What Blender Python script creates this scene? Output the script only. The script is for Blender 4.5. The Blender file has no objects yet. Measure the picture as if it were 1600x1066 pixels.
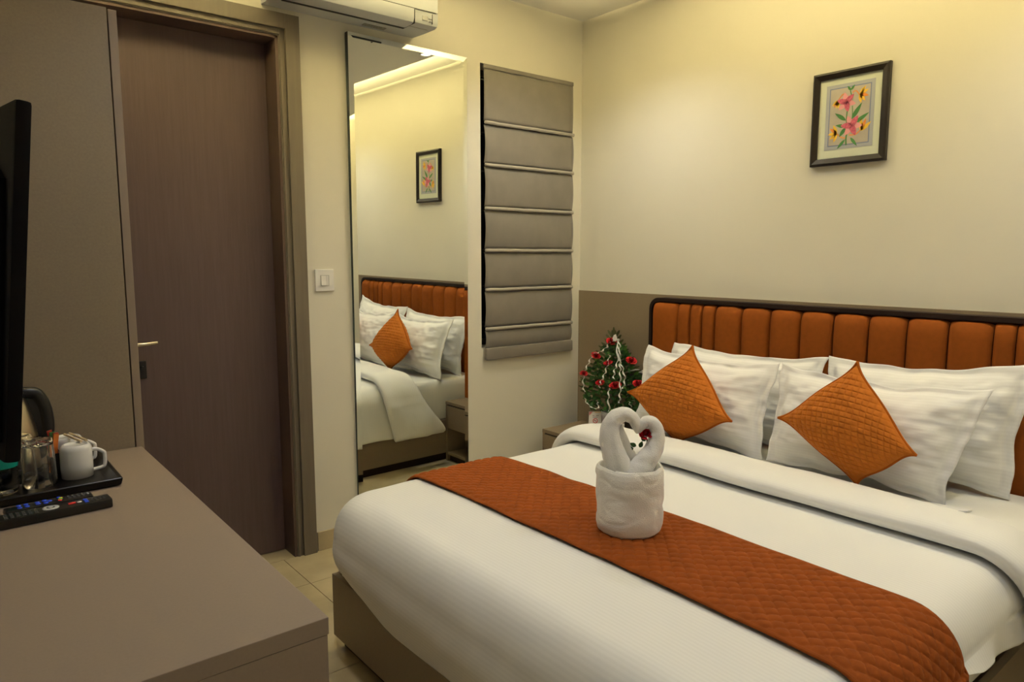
import bpy, bmesh, math, random
from math import pi, sin, cos, sqrt, radians, atan2
from mathutils import Vector, Matrix, noise, Euler
random.seed(7)
S = bpy.context.scene
COL = S.collection

# ------------------------------------------------------------------ camera
cam_data = bpy.data.cameras.new('camera')
cam = bpy.data.objects.new('camera', cam_data); COL.objects.link(cam)
S.camera = cam
cam_data.sensor_fit = 'HORIZONTAL'; cam_data.sensor_width = 36.0
cam_data.lens = 1098.71 * 36.0 / 1600.0
cam_data.clip_start = 0.02
_yaw, _pit, _rol = radians(50.7867), radians(-6.8937), radians(-0.0344)
_d = Vector((cos(_yaw)*cos(_pit), sin(_yaw)*cos(_pit), sin(_pit)))
_r = Vector((sin(_yaw), -cos(_yaw), 0.0)); _u = _r.cross(_d)
_r2 = cos(_rol)*_r + sin(_rol)*_u; _u2 = -sin(_rol)*_r + cos(_rol)*_u
cam.matrix_world = Matrix(((_r2.x, _u2.x, -_d.x, -2.727), (_r2.y, _u2.y, -_d.y, -2.7549), (_r2.z, _u2.z, -_d.z, 1.25), (0, 0, 0, 1)))

# ------------------------------------------------------------------ exposure, world
S.view_settings.view_transform = 'Standard'; S.view_settings.look = 'None'
S.view_settings.gamma = 1.0; S.view_settings.use_curve_mapping = False
S.view_settings.exposure = 0.0
w = bpy.data.worlds.new('world'); S.world = w; w.use_nodes = True
w.node_tree.nodes['Background'].inputs[0].default_value = (0.9, 0.85, 0.75, 1)
w.node_tree.nodes['Background'].inputs[1].default_value = 0.02

H = 2.469            # upper ceiling
FC = 2.32            # underside of the dropped ceiling
FX, FY = -0.52, -0.575   # its edges, set back from the two walls
XL, YF = -3.00, -3.40    # left wall, near wall
WARM = (1.0, 0.82, 0.40); COOL = (0.985, 0.985, 1.0)
P_COVE = 54.0; P_DOWN = 24.0; P_ROOM = 27.0

def area(name, loc, rot, sx, sy, power, color, spread=180):
    l = bpy.data.lights.new(name, 'AREA'); l.shape = 'RECTANGLE'; l.size = sx; l.size_y = sy
    l.energy = power; l.color = color; l.spread = radians(spread)
    o = bpy.data.objects.new(name, l); COL.objects.link(o); o.location = loc; o.rotation_euler = rot
    return o
def spot(name, loc, power, color, cone=110, blend=0.6, size=0.035, rot=(0, 0, 0)):
    l = bpy.data.lights.new(name, 'SPOT'); l.energy = power; l.color = color
    l.spot_size = radians(cone); l.spot_blend = blend; l.shadow_soft_size = size
    o = bpy.data.objects.new(name, l); COL.objects.link(o); o.location = loc; o.rotation_euler = rot
    return o
# LED strips lying on top of the dropped ceiling, shining up into the cove
area('cove_light', (FX-0.08, (FY+YF)/2-.04, FC+0.024), (0, radians(-112), 0), 0.012, -(YF-FY)-0.1, P_COVE, WARM, 140)
area('cove_light', ((FX+XL)/2-.04, FY-0.08, FC+0.024), (radians(112), 0, 0), -(XL-FX)-0.1, 0.012, P_COVE*0.85, WARM, 140)
DOWN = [(-0.575, -0.63, P_DOWN), (-0.575, -2.36, P_DOWN*1.0), (-2.05, -1.25, P_ROOM*0.95), (-1.60, -2.70, P_ROOM*.8)]  # last two: unseen fill lamps added to brighten desk and camera end
for (dx, dy, p) in DOWN:
    spot('downlight_beam', (dx, dy, FC-0.012), p, COOL, 150, 0.8, 0.05)

# ------------------------------------------------------------------ materials
def mat(name, col, rough=0.6, metal=0.0, spec=0.5, noise_amt=0.0, noise_scale=8, bump=0.0, bump_scale=60, trans=0.0, ior=1.45,
        stretch=(1, 1, 1), sheen=0.0, coat=0.0, emit=None, sheen_col=None):
    m = bpy.data.materials.new(name); m.use_nodes = True
    nt = m.node_tree; b = nt.nodes['Principled BSDF']
    b.inputs['Base Color'].default_value = (*col, 1); b.inputs['Roughness'].default_value = rough
    b.inputs['Metallic'].default_value = metal; b.inputs['Specular IOR Level'].default_value = spec
    b.inputs['IOR'].default_value = ior
    b.inputs['Transmission Weight'].default_value = trans
    b.inputs['Sheen Weight'].default_value = sheen; b.inputs['Coat Weight'].default_value = coat
    if sheen_col: b.inputs['Sheen Tint'].default_value = (*sheen_col, 1)
    if emit:
        b.inputs['Emission Color'].default_value = (*emit[0], 1); b.inputs['Emission Strength'].default_value = emit[1]
    tc = nt.nodes.new('ShaderNodeTexCoord'); mp = nt.nodes.new('ShaderNodeMapping')
    nt.links.new(tc.outputs['Object'], mp.inputs['Vector']); mp.inputs['Scale'].default_value = stretch
    if noise_amt > 0:
        n = nt.nodes.new('ShaderNodeTexNoise'); n.inputs['Scale'].default_value = noise_scale; n.inputs['Detail'].default_value = 6
        nt.links.new(mp.outputs['Vector'], n.inputs['Vector'])
        r = nt.nodes.new('ShaderNodeMapRange'); r.inputs['From Min'].default_value = 0.3; r.inputs['From Max'].default_value = 0.7
        r.inputs['To Min'].default_value = 1-noise_amt; r.inputs['To Max'].default_value = 1+noise_amt
        nt.links.new(n.outputs['Fac'], r.inputs['Value'])
        x = nt.nodes.new('ShaderNodeVectorMath'); x.operation = 'SCALE'; x.inputs[0].default_value = col
        nt.links.new(r.outputs['Result'], x.inputs['Scale']); nt.links.new(x.outputs['Vector'], b.inputs['Base Color'])
    if bump > 0:
        n2 = nt.nodes.new('ShaderNodeTexNoise'); n2.inputs['Scale'].default_value = bump_scale; n2.inputs['Detail'].default_value = 4
        nt.links.new(mp.outputs['Vector'], n2.inputs['Vector'])
        bp = nt.nodes.new('ShaderNodeBump'); bp.inputs['Strength'].default_value = bump; bp.inputs['Distance'].default_value = 0.002
        nt.links.new(n2.outputs['Fac'], bp.inputs['Height']); nt.links.new(bp.outputs['Normal'], b.inputs['Normal'])
    return m
def striped_linen(name, col, period=0.011, axis='X', crease=(1, 1, 1)):
    """white satin-stripe cotton: the stripes differ in gloss and a touch of tone, laid out on the cloth's own UVs (metres)"""
    m = mat(name, col, 0.75, spec=0.25, sheen=0.15)
    nt = m.node_tree; b = nt.nodes['Principled BSDF']
    tc = nt.nodes.new('ShaderNodeTexCoord'); wv = nt.nodes.new('ShaderNodeTexWave')
    wv.bands_direction = axis; wv.inputs['Scale'].default_value = 2*pi/20/period; wv.inputs['Distortion'].default_value = 0
    nt.links.new(tc.outputs['UV'], wv.inputs['Vector'])
    r = nt.nodes.new('ShaderNodeMapRange'); r.inputs['From Min'].default_value = .35; r.inputs['From Max'].default_value = .65
    r.inputs['To Min'].default_value = .80; r.inputs['To Max'].default_value = .58
    nt.links.new(wv.outputs['Fac'], r.inputs['Value']); nt.links.new(r.outputs['Result'], b.inputs['Roughness'])
    r2 = nt.nodes.new('ShaderNodeMapRange'); r2.inputs['From Min'].default_value = .35; r2.inputs['From Max'].default_value = .65
    r2.inputs['To Min'].default_value = .978; r2.inputs['To Max'].default_value = 1.01
    nt.links.new(wv.outputs['Fac'], r2.inputs['Value'])
    x = nt.nodes.new('ShaderNodeVectorMath'); x.operation = 'SCALE'; x.inputs[0].default_value = col
    nt.links.new(r2.outputs['Result'], x.inputs['Scale']); nt.links.new(x.outputs['Vector'], b.inputs['Base Color'])
    n = nt.nodes.new('ShaderNodeTexNoise'); n.inputs['Scale'].default_value = 9; n.inputs['Detail'].default_value = 5
    cm = nt.nodes.new('ShaderNodeMapping'); cm.inputs['Scale'].default_value = crease
    nt.links.new(tc.outputs['Object'], cm.inputs['Vector']); nt.links.new(cm.outputs['Vector'], n.inputs['Vector'])
    bp = nt.nodes.new('ShaderNodeBump'); bp.inputs['Strength'].default_value = .35; bp.inputs['Distance'].default_value = .006
    nt.links.new(n.outputs['Fac'], bp.inputs['Height']); nt.links.new(bp.outputs['Normal'], b.inputs['Normal'])
    return m

M = {}
M['wall'] = mat('cream_wall_paint', (0.73, 0.70, 0.595), 0.7, spec=0.3, noise_amt=0.015, noise_scale=3, bump=0.06, bump_scale=120)
M['ceiling'] = mat('ceiling_paint', (0.80, 0.785, 0.73), 0.8, spec=0.2)
M['greige'] = mat('greige_laminate', (0.225, 0.178, 0.118), 0.5, noise_amt=0.05, noise_scale=220, bump=0.08, bump_scale=300)
M['base'] = mat('bed_laminate', (0.215, 0.165, 0.108), 0.45, noise_amt=0.05, noise_scale=180)
M['desk'] = mat('desk_laminate', (0.265, 0.205, 0.160), 0.55, noise_amt=0.03, noise_scale=200, bump=0.05, bump_scale=300)
M['wardrobe'] = mat('wardrobe_laminate', (0.27, 0.215, 0.145), 0.5, noise_amt=0.06, noise_scale=150, bump=0.05, bump_scale=260)
M['wardrobe_edge'] = mat('wardrobe_edging', (0.29, 0.225, 0.165), 0.5, noise_amt=0.03)
M['door'] = mat('dark_wood_veneer', (0.098, 0.066, 0.066), 0.5, noise_amt=0.09, noise_scale=11, stretch=(8, 8, 0.4), bump=0.25, bump_scale=30)
M['frame'] = mat('door_frame_laminate', (0.150, 0.127, 0.095), 0.45, noise_amt=0.10, noise_scale=10, stretch=(5, 5, 0.3))
M['reveal'] = mat('door_reveal', (0.10, 0.066, 0.055), 0.5, noise_amt=0.08, stretch=(5, 5, .4))
M['tile'] = mat('beige_marble', (0.50, 0.42, 0.26), 0.22, noise_amt=0.20, noise_scale=3.5, coat=0.2)
M['grout'] = mat('tile_joint', (0.17, 0.14, 0.09), 0.8)
M['skirt'] = mat('marble_baseboard', (0.46, 0.38, 0.23), 0.3, noise_amt=0.15, noise_scale=5)
M['white'] = striped_linen('striped_linen', (0.82, 0.82, 0.80))
M['white_p'] = striped_linen('pillow_linen', (0.84, 0.84, 0.82), 0.012, 'Y', (.6, .6, 2.6))
M['sheet'] = striped_linen('sheet_cotton', (0.81, 0.81, 0.775), 0.010)
M['towel'] = mat('terry_towel', (0.84, 0.82, 0.76), 0.95, spec=0.1, sheen=0.4, bump=0.9, bump_scale=420)
M['rust'] = mat('rust_velvet', (0.265, 0.062, 0.0085), 0.8, spec=0.15, noise_amt=0.14, noise_scale=30, sheen=0.12, sheen_col=(1, .5, .2))
M['cushion'] = mat('orange_quilted_cotton', (0.46, 0.140, 0.017), 0.8, spec=0.15, noise_amt=0.06, noise_scale=40, sheen=0.1, sheen_col=(1, .5, .2))
M['piping'] = mat('orange_piping', (0.36, 0.095, 0.010), 0.8, spec=0.1)
M['head'] = mat('rust_headboard_fabric', (0.255, 0.070, 0.011), 0.85, spec=0.12, noise_amt=0.06, noise_scale=50, bump=0.2, bump_scale=500)
M['headgap'] = mat('headboard_backing', (0.06, 0.012, 0.003), 0.9)
M['espresso'] = mat('espresso_wood', (0.014, 0.006, 0.004), 0.6, spec=.3)
M['picframe'] = mat('black_wood_frame', (0.009, 0.005, 0.0035), 0.45)
M['mat'] = mat('mat_board', (0.62, 0.66, 0.55), 0.8)
M['paper'] = mat('print_paper', (0.42, 0.38, 0.34), 0.8, noise_amt=0.10, noise_scale=12)
M['blue'] = mat('print_blue', (0.17, 0.21, 0.36), 0.8)
M['blue2'] = mat('print_blue_grey', (0.36, 0.38, 0.44), 0.8)
M['pink'] = mat('print_pink', (0.50, 0.10, 0.17), 0.8, noise_amt=.3, noise_scale=140)
M['pink2'] = mat('print_pale_pink', (0.68, 0.30, 0.34), 0.8)
M['yellow'] = mat('print_yellow', (0.80, 0.50, 0.05), 0.8)
M['orange'] = mat('print_orange', (0.72, 0.25, 0.05), 0.8)
M['pgreen'] = mat('print_green', (0.06, 0.20, 0.06), 0.8)
M['blind'] = mat('taupe_blind_fabric', (0.185, 0.168, 0.148), 0.55, noise_amt=0.08, noise_scale=9, bump=0.3, bump_scale=20, sheen=0.2)
M['blindrib'] = mat('taupe_blind_band', (0.34, 0.31, 0.27), 0.5, sheen=.2)
M['dark'] = mat('dark_recess', (0.01, 0.01, 0.01), 0.8)
M['mirror'] = mat('mirror_silver', (0.90, 0.93, 0.88), 0.0, 1.0)
M['mirror_edge'] = mat('mirror_glass_edge', (0.02, 0.04, 0.035), 0.1)
M['ac'] = mat('ac_white_plastic', (0.52, 0.55, 0.58), 0.35, noise_amt=.01)
M['ac_dark'] = mat('ac_slot', (0.03, 0.03, 0.03), 0.5)
M['ac_grey'] = mat('ac_label_grey', (0.30, 0.30, 0.26), 0.5, noise_amt=.3, noise_scale=200)
M['ac_grey2'] = mat('ac_display', (0.40, 0.41, 0.40), 0.3)
M['plastic'] = mat('white_switch_plastic', (0.80, 0.79, 0.76), 0.3)
M['plastic2'] = mat('white_rocker_plastic', (0.72, 0.71, 0.69), 0.25)
M['chrome'] = mat('brushed_nickel', (0.62, 0.55, 0.42), 0.25, 1.0)
M['steel'] = mat('brushed_steel', (0.60, 0.52, 0.38), 0.28, 1.0, noise_amt=.05)
M['black'] = mat('black_plastic', (0.008, 0.008, 0.008), 0.35)
M['tv'] = mat('tv_black', (0.003, 0.003, 0.004), 0.6, spec=0.12)
M['screen'] = mat('tv_screen', (0.004, 0.004, 0.005), 0.08)
M['tray'] = mat('black_lacquer_tray', (0.004, 0.004, 0.004), 0.28, spec=.3)
M['glass'] = mat('clear_glass', (1, 1, 1), 0.02, trans=1.0, ior=1.45)
M['pet'] = mat('clear_bottle_plastic', (0.95, 1, 0.98), 0.05, trans=1.0, ior=1.3)
M['teal'] = mat('teal_label', (0.0, 0.28, 0.22), 0.4)
M['ceramic'] = mat('white_ceramic', (0.78, 0.77, 0.74), 0.15, coat=.3)
M['wood'] = mat('pale_stick_wood', (0.60, 0.47, 0.28), 0.7, noise_amt=.1, noise_scale=60)
M['s_red'] = mat('red_sachet', (0.40, 0.03, 0.015), 0.5)
M['s_orange'] = mat('orange_sachet', (0.60, 0.16, 0.02), 0.5)
M['s_green'] = mat('green_sachet', (0.05, 0.14, 0.03), 0.5)
M['s_brown'] = mat('brown_sachet', (0.18, 0.08, 0.03), 0.5)
M['b_blue'] = mat('blue_button', (0.02, 0.08, 0.75), 0.4)
M['b_red'] = mat('red_button', (0.65, 0.03, 0.03), 0.4)
M['b_green'] = mat('green_button', (0.10, 0.60, 0.05), 0.4)
M['b_yellow'] = mat('yellow_button', (0.80, 0.60, 0.03), 0.4)
M['b_grey'] = mat('grey_button', (0.07, 0.07, 0.07), 0.5)
M['b_silver'] = mat('silver_button', (0.50, 0.52, 0.53), 0.3)
M['rose'] = mat('red_rose_petal', (0.48, 0.004, 0.012), 0.6)
M['rose_dark'] = mat('dark_rose_petal', (0.17, 0.002, 0.006), 0.6)
M['leaf'] = mat('dark_green_leaf', (0.022, 0.085, 0.015), 0.5, noise_amt=.35, noise_scale=30)
M['leaf2'] = mat('light_green_leaf', (0.055, 0.16, 0.02), 0.5, noise_amt=.25, noise_scale=30)
M['palm'] = mat('olive_palm_leaf', (0.055, 0.062, 0.018), 0.5, noise_amt=.3, noise_scale=20)
M['ribbon'] = mat('white_satin_ribbon', (0.75, 0.75, 0.73), 0.3)
M['foil'] = mat('silver_foil_basket', (0.45, 0.43, 0.42), 0.35, 0.5, noise_amt=.2, noise_scale=60)
M['card'] = mat('white_card', (0.80, 0.78, 0.74), 0.5)
M['card_pink'] = mat('pink_print', (0.75, 0.25, 0.27), 0.5)
M['ink'] = mat('grey_ink', (0.20, 0.19, 0.19), 0.6)
M['lamp'] = mat('downlight_glow', (1, 1, 1), 0.5, emit=((1.0, 0.88, 0.68), 6.0))
M['led'] = mat('led_strip_glow', (1, 1, 1), 0.5, emit=((1.0, 0.70, 0.30), 4.0))
M['socket'] = mat('dark_socket_module', (0.03, 0.03, 0.03), 0.3)
M['night'] = mat('night_glass', (0.01, 0.012, 0.016), 0.05)

# ------------------------------------------------------------------ mesh helpers
def link_mesh(name, verts, faces, m, parent=None, smooth=False, uvs=None, mats=None, midx=None):
    me = bpy.data.meshes.new(name); me.from_pydata([tuple(v) for v in verts], [], faces); me.update()
    o = bpy.data.objects.new(name, me); COL.objects.link(o)
    for x in (mats or [m]): me.materials.append(x)
    if midx: me.polygons.foreach_set('material_index', midx)
    if smooth: me.polygons.foreach_set('use_smooth', [True]*len(me.polygons))
    if uvs is not None:
        uvl = me.uv_layers.new(name='UVMap'); li = [0]*len(me.loops); me.loops.foreach_get('vertex_index', li)
        flat = []
        for i in li: flat += [uvs[i][0], uvs[i][1]]
        uvl.data.foreach_set('uv', flat)
    if parent: o.parent = parent
    return o
def tag(o, label=None, cat=None, group=None, kind=None):
    if label: o['label'] = label
    if cat: o['category'] = cat
    if group: o['group'] = group
    if kind: o['kind'] = kind
    return o
def empty(name, loc=(0, 0, 0), rz=0.0):
    o = bpy.data.objects.new(name, None); COL.objects.link(o); o.empty_display_size = .05
    o.location = loc; o.rotation_euler = (0, 0, rz); return o
class MB:
    """collects simple solids into one mesh"""
    def __init__(s): s.v = []; s.f = []; s.m = []
    def add(s, V, F, mi=0):
        n = len(s.v); s.v += [Vector(a) for a in V]; s.f += [tuple(i+n for i in f) for f in F]; s.m += [mi]*len(F); return s
    def box(s, x0, x1, y0, y1, z0, z1, b=0.0, mi=0, M4=None):
        x0, x1 = min(x0, x1), max(x0, x1); y0, y1 = min(y0, y1), max(y0, y1); z0, z1 = min(z0, z1), max(z0, z1)
        bm = bmesh.new(); bmesh.ops.create_cube(bm, size=1.0)
        for v in bm.verts: v.co = Vector(((x0+x1)/2+v.co.x*(x1-x0), (y0+y1)/2+v.co.y*(y1-y0), (z0+z1)/2+v.co.z*(z1-z0)))
        if b > 0: bmesh.ops.bevel(bm, geom=bm.edges[:], offset=min(b, .49*min(x1-x0, y1-y0, z1-z0)), segments=2, profile=.6, affect='EDGES')
        bm.verts.index_update()
        V = [(M4 @ v.co) if M4 else v.co.copy() for v in bm.verts]; F = [tuple(v.index for v in f.verts) for f in bm.faces]
        bm.free(); return s.add(V, F, mi)
    def prism(s, pts, a, d, plane='xy', mi=0):
        """polygon pts extruded from a to d along the third axis"""
        def P(p, h): return {'xy': (p[0], p[1], h), 'xz': (p[0], h, p[1]), 'yz': (h, p[0], p[1])}[plane]
        n = len(pts); V = [P(p, a) for p in pts]+[P(p, d) for p in pts]
        F = [tuple(range(n)), tuple(range(2*n-1, n-1, -1))]+[(i, i+n, (i+1) % n+n, (i+1) % n) for i in range(n)]
        return s.add(V, F, mi)
    def lathe(s, prof, n=32, c=(0, 0, 0), mi=0, M4=None, wob=None):
        V = []; F = []
        for (r, z) in prof:
            for k in range(n):
                a = 2*pi*k/n; p = Vector((c[0]+r*cos(a), c[1]+r*sin(a), c[2]+z))
                V.append(M4 @ p if M4 else p)
        for i in range(len(prof)-1):
            for k in range(n): F.append((i*n+k, i*n+(k+1) % n, (i+1)*n+(k+1) % n, (i+1)*n+k))
        return s.add(V, F, mi)
    def tube(s, pts, rad, n=10, caps=True, mi=0, flat=1.0):
        pts = [Vector(p) for p in pts]; N = len(pts); R = rad if hasattr(rad, '__len__') else [rad]*N
        V = []; F = []; up = None
        for i, p in enumerate(pts):
            t = (pts[min(i+1, N-1)]-pts[max(i-1, 0)]).normalized()
            if up is None:
                up = Vector((0, 0, 1)) if abs(t.z) < .9 else Vector((1, 0, 0))
            up = (up-t*up.dot(t)).normalized(); sd = t.cross(up)
            for k in range(n):
                a = 2*pi*k/n; V.append(p+(up*cos(a)*flat+sd*sin(a))*R[i])
        for i in range(N-1):
            for k in range(n): F.append((i*n+k, i*n+(k+1) % n, (i+1)*n+(k+1) % n, (i+1)*n+k))
        if caps: F.append(tuple(range(n-1, -1, -1))); F.append(tuple((N-1)*n+k for k in range(n)))
        return s.add(V, F, mi)
    def build(s, name, m, parent=None, smooth=False, mats=None, auto=False):
        o = link_mesh(name, s.v, s.f, m, parent, smooth, None, mats, s.m if mats else None)
        bm = bmesh.new(); bm.from_mesh(o.data); bmesh.ops.recalc_face_normals(bm, faces=bm.faces); bm.to_mesh(o.data); bm.free()
        if auto:
            o.data.polygons.foreach_set('use_smooth', [True]*len(o.data.polygons))
            o.data.set_sharp_from_angle(angle=radians(38))
        return o
def spline(P, n=8):
    """Catmull-Rom through points (tuples of any length)"""
    out = []; N = len(P)
    for i in range(N-1):
        p0, p1, p2, p3 = P[max(i-1, 0)], P[i], P[i+1], P[min(i+2, N-1)]
        for k in range(n):
            t = k/n; out.append(tuple(.5*((2*b)+(-a+c)*t+(2*a-5*b+4*c-d)*t*t+(-a+3*b-3*c+d)*t**3) for a, b, c, d in zip(p0, p1, p2, p3)))
    out.append(tuple(P[-1])); return out
def box(name, x0, x1, y0, y1, z0, z1, m, parent=None, b=0.0):
    return MB().box(x0, x1, y0, y1, z0, z1, b).build(name, m, parent)
def struct(o, label=None): return tag(o, label, kind='structure')
def grid_mesh(name, f, nu, nv, m, parent=None, closed_u=False, smooth=True):
    """f(i, j) -> ((x,y,z),(u,v))"""
    V = []; U = []
    for j in range(nv):
        for i in range(nu):
            p, uv = f(i, j); V.append(p); U.append(uv)
    F = []
    for j in range(nv-1):
        for i in range(nu-(0 if closed_u else 1)):
            a = j*nu+i; b2 = j*nu+(i+1) % nu; F.append((a, b2, b2+nu, a+nu))
    return link_mesh(name, V, F, m, parent, smooth, U)
def ns(x, y, z=0.0): return noise.noise(Vector((x, y, z)))
def sst(a, b, x):
    t = max(0.0, min(1.0, (x-a)/(b-a))); return t*t*(3-2*t)

# ================================================================== ROOM SHELL
# mirror wall (y = 0) pieced round the door opening and the window opening
DX0, DX1, DZ = -2.46, -1.643, 2.09
WX0, WX1, WZ0, WZ1 = -0.672, -0.072, 0.80, 2.152
mb = MB()
T = 0.16
mb.box(XL-T, DX0, 0, T, 0, H+.1).box(DX0, DX1, 0, T, DZ, H+.1).box(DX1, WX0, 0, T, 0, H+.1)
mb.box(WX0, WX1, 0, T, 0, WZ0).box(WX0, WX1, 0, T, WZ1, H+.1).box(WX1, T, 0, T, 0, H+.1)
struct(mb.build('wall_back', M['wall']))
struct(box('wall_right', 0, T, YF-T, 0, 0, H+.1, M['wall']))
struct(box('wall_left', XL-T, XL, YF-T, 0, 0, H+.1, M['wall']))
struct(box('wall_front', XL, 0, YF-T, YF, 0, H+.1, M['wall']))
ceil = struct(box('ceiling', XL, 0, YF, 0, H, H+.1, M['ceiling']))
dc = MB().box(XL+.002, FX, YF+.002, FY, FC, FC+.02).build('dropped_panel', M['ceiling'], ceil)
MB().box(FX-.006, FX, YF+.002, FY, FC+.02, FC+.042).box(XL+.002, FX-.006, FY-.006, FY, FC+.02, FC+.042).build('added_light_lip', M['ceiling'], ceil)  # lip added to keep direct LED light off the walls below
box('led_strip', FX-.100, FX-.096, YF+.1, FY-.1, FC+.0202, FC+.0225, M['led'], ceil)
box('led_strip', XL+.1, FX-.1, FY-.100, FY-.096, FC+.0202, FC+.0225, M['led'], ceil)
DLAB = ['small round ceiling downlight nearest the corner by the mirror', 'small round ceiling downlight over the right pillows', 'unseen downlight added past the foot of the bed to brighten the desk', 'unseen downlight added on the camera side to brighten that end of the room']
for k, (dx, dy, p) in enumerate(DOWN):
    o = MB().lathe([(.024, -.0005), (.034, -.0005), (.036, -.003), (.034, -.006), (.026, -.004), (.024, -.0005)], 28, (0, 0, 0)).build('ceiling_downlight', M['plastic'], None, auto=True)
    o.location = (dx, dy, FC)
    MB().lathe([(0, -.001), (.0235, -.001)], 24).build('lamp_lens', M['lamp'], o)
    tag(o, DLAB[k], 'downlight', 'recessed downlights in the dropped ceiling')
# floor with marble tiles
fl = struct(box('floor', XL, 0, YF, 0, -.06, -.004, M['grout']))
tm = None
ty = [-3.27, -2.67, -2.07, -1.47, -.87, -.27]; tx = [-2.90, -2.30, -1.70, -1.10, -.50]
for i, x in enumerate(tx):
    for j in range(-1, 6):
        y0 = -3.27+.6*j if j >= 0 else YF; y0 = max(y0, YF); y1 = min(-3.27+.6*(j+1), 0)
        x0 = max(x, XL); x1 = min(x+.6, 0)
        if y1-y0 < .02: continue
        o = box('floor_tile', x0+.0012, x1-.0012, y0+.0012, y1-.0012, -.0038, 0, M['tile'], fl, .0008)
# small strip of tile in the doorway
box('floor_tile', DX0+.002, DX1-.002, .001, .125, -.0038, -.0004, M['tile'], fl)
box('threshold_bed', DX0, DX1, .0, .16, -.06, -.004, M['grout'], fl)
# baseboards
struct(box('baseboard_back', -1.553, -.001, -.011, -.0005, 0.0002, .082, M['skirt'], None, .002))
struct(box('baseboard_right', -.0195, -.0085, YF+.001, -.012, 0.0002, .082, M['skirt'], None, .002))
struct(box('baseboard_left', XL+.0005, XL+.011, YF+.001, -1.80, 0.0002, .082, M['skirt'], None, .002))
struct(box('baseboard_front', XL+.012, -.02, YF+.0005, YF+.011, 0.0002, .082, M['skirt'], None, .002))
# greige wainscot on the headboard wall
ws = struct(box('trim_1', -.008, -.0003, YF+.0005, -.0005, .0002, 1.064, M['greige'], None, .001), 'greige laminate panelling on lower part of the headboard wall')

# ---------------------------------------------------------------- door and frame
dr = empty('door_1', (0, 0, 0)); struct(dr, 'dark purplish brown wood-grain flush door in a deep frame')
box('door_slab', DX0+.012, DX1-.012, .100, .138, .004, DZ-.012, M['door'], dr, .001)
fm = MB()
for (y0, y1, a, b2) in ((-.020, -.0005, .026, .082), (-.008, -.0005, .0, .026),):
    fm.box(DX1+a, DX1+b2, y0, y1, .0, DZ+b2, .0015)
    fm.box(DX0-b2, DX0-a, y0, y1, .0, DZ+b2, .0015)
    fm.box(DX0-a, DX1+a, y0, y1, DZ+a, DZ+b2, .0015)
fm.box(DX1+.004, DX1+.012, -.012, -.0005, 0, DZ+.012, .001); fm.box(DX0-.004, DX1+.012, -.012, -.0005, DZ+.004, DZ+.012, .001)
fm.build('architrave', M['frame'], dr)
rv = MB(); rv.box(DX1-.010, DX1+.0004, -.004, .158, 0, DZ).box(DX0, DX0+.010, -.004, .158, 0, DZ).box(DX0, DX1, -.004, .158, DZ-.010, DZ+.0004)
rv.build('door_reveal', M['reveal'], dr)
st = MB(); st.box(DX1-.022, DX1-.010, .139, .157, 0, DZ-.01).box(DX0+.010, DX0+.022, .139, .157, 0, DZ-.01).box(DX0+.01, DX1-.01, .139, .157, DZ-.022, DZ-.01)
st.build('door_stop', M['reveal'], dr)
box('room_beyond_panel', DX0, DX1, .1585, .17, 0, DZ, M['dark'], dr)
hd = MB(); hz = .932
hd.tube([(-2.215, .099, hz), (-2.215, .055, hz), (-2.205, .046, hz), (-2.15, .046, hz+.001), (-2.117, .047, hz+.004)], [.009, .009, .0085, .007, .006], 12)
hd.lathe([(0, 0), (.024, 0), (.024, .006), (.012, .008), (0, .008)], 24, M4=Matrix.Translation((-2.215, .0995, hz)) @ Matrix.Rotation(pi/2, 4, 'X'))
hd.build('door_handle', M['chrome'], dr, auto=True)
kp = MB(); kp.box(-2.175, -2.148, .094, .0995, .800, .866, .003); kp.lathe([(0, 0), (.009, 0), (.009, .014), (0, .014)], 16, M4=Matrix.Translation((-2.163, .095, .838)) @ Matrix.Rotation(pi/2, 4, 'X'))
kp.build('lock_escutcheon', M['black'], dr)

# ---------------------------------------------------------------- window and roman blind
wn = empty('window_1'); struct(wn, 'narrow window behind the taupe roman blind')
f = MB(); f.box(WX0+.001, WX0+.03, .10, .14, WZ0+.001, WZ1-.001).box(WX1-.03, WX1-.001, .10, .14, WZ0+.001, WZ1-.001).box(WX0+.03, WX1-.03, .10, .14, WZ0+.001, WZ0+.03).box(WX0+.03, WX1-.03, .10, .14, WZ1-.03, WZ1-.001)
f.build('window_frame', M['ac_dark'], wn); box('window_pane', WX0+.03, WX1-.03, .118, .122, WZ0+.03, WZ1-.03, M['night'], wn)
bl = empty('roman_blind', (-.367, -.012, .74)); tag(bl, 'taupe roman blind with light horizontal fold bands hanging beside the tall mirror', 'blind')
def to_local(o, root):
    o.parent = root; o.matrix_parent_inverse = Matrix.Identity(4)
    me = o.data; t = Vector(root.location)
    R = Matrix.Rotation(-root.rotation_euler.z, 4, 'Z')
    me.transform(R @ Matrix.Translation(-t)); return o
BX0, BX1 = -.6615, -.0755
zs = [2.128, 1.879, 1.683, 1.478, 1.277, 1.086, .894, .797]
for k in range(len(zs)-1):
    z1, z0 = zs[k], zs[k+1]
    if k > 0: z1 -= .009
    z0 += .009 if k < len(zs)-2 else .0
    def fpan(i, j, z0=z0, z1=z1, k=k):
        a = i/30; b2 = j/14; x = BX0+.002+(BX1-BX0-.004)*a; z = z0+(z1-z0)*b2
        y = -.012-.010*sin(pi*b2)**.7*(1 if k else .4) - .0025*ns(x*9, z*3, k*3.3) - .0015*ns(x*30, z*8, 5+k)
        return (x, y, z), (x, z)
    o = grid_mesh('blind_panel', fpan, 31, 15, M['blind'], None); so = o.modifiers.new('s', 'SOLIDIFY'); so.thickness = .002; to_local(o, bl)
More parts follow.
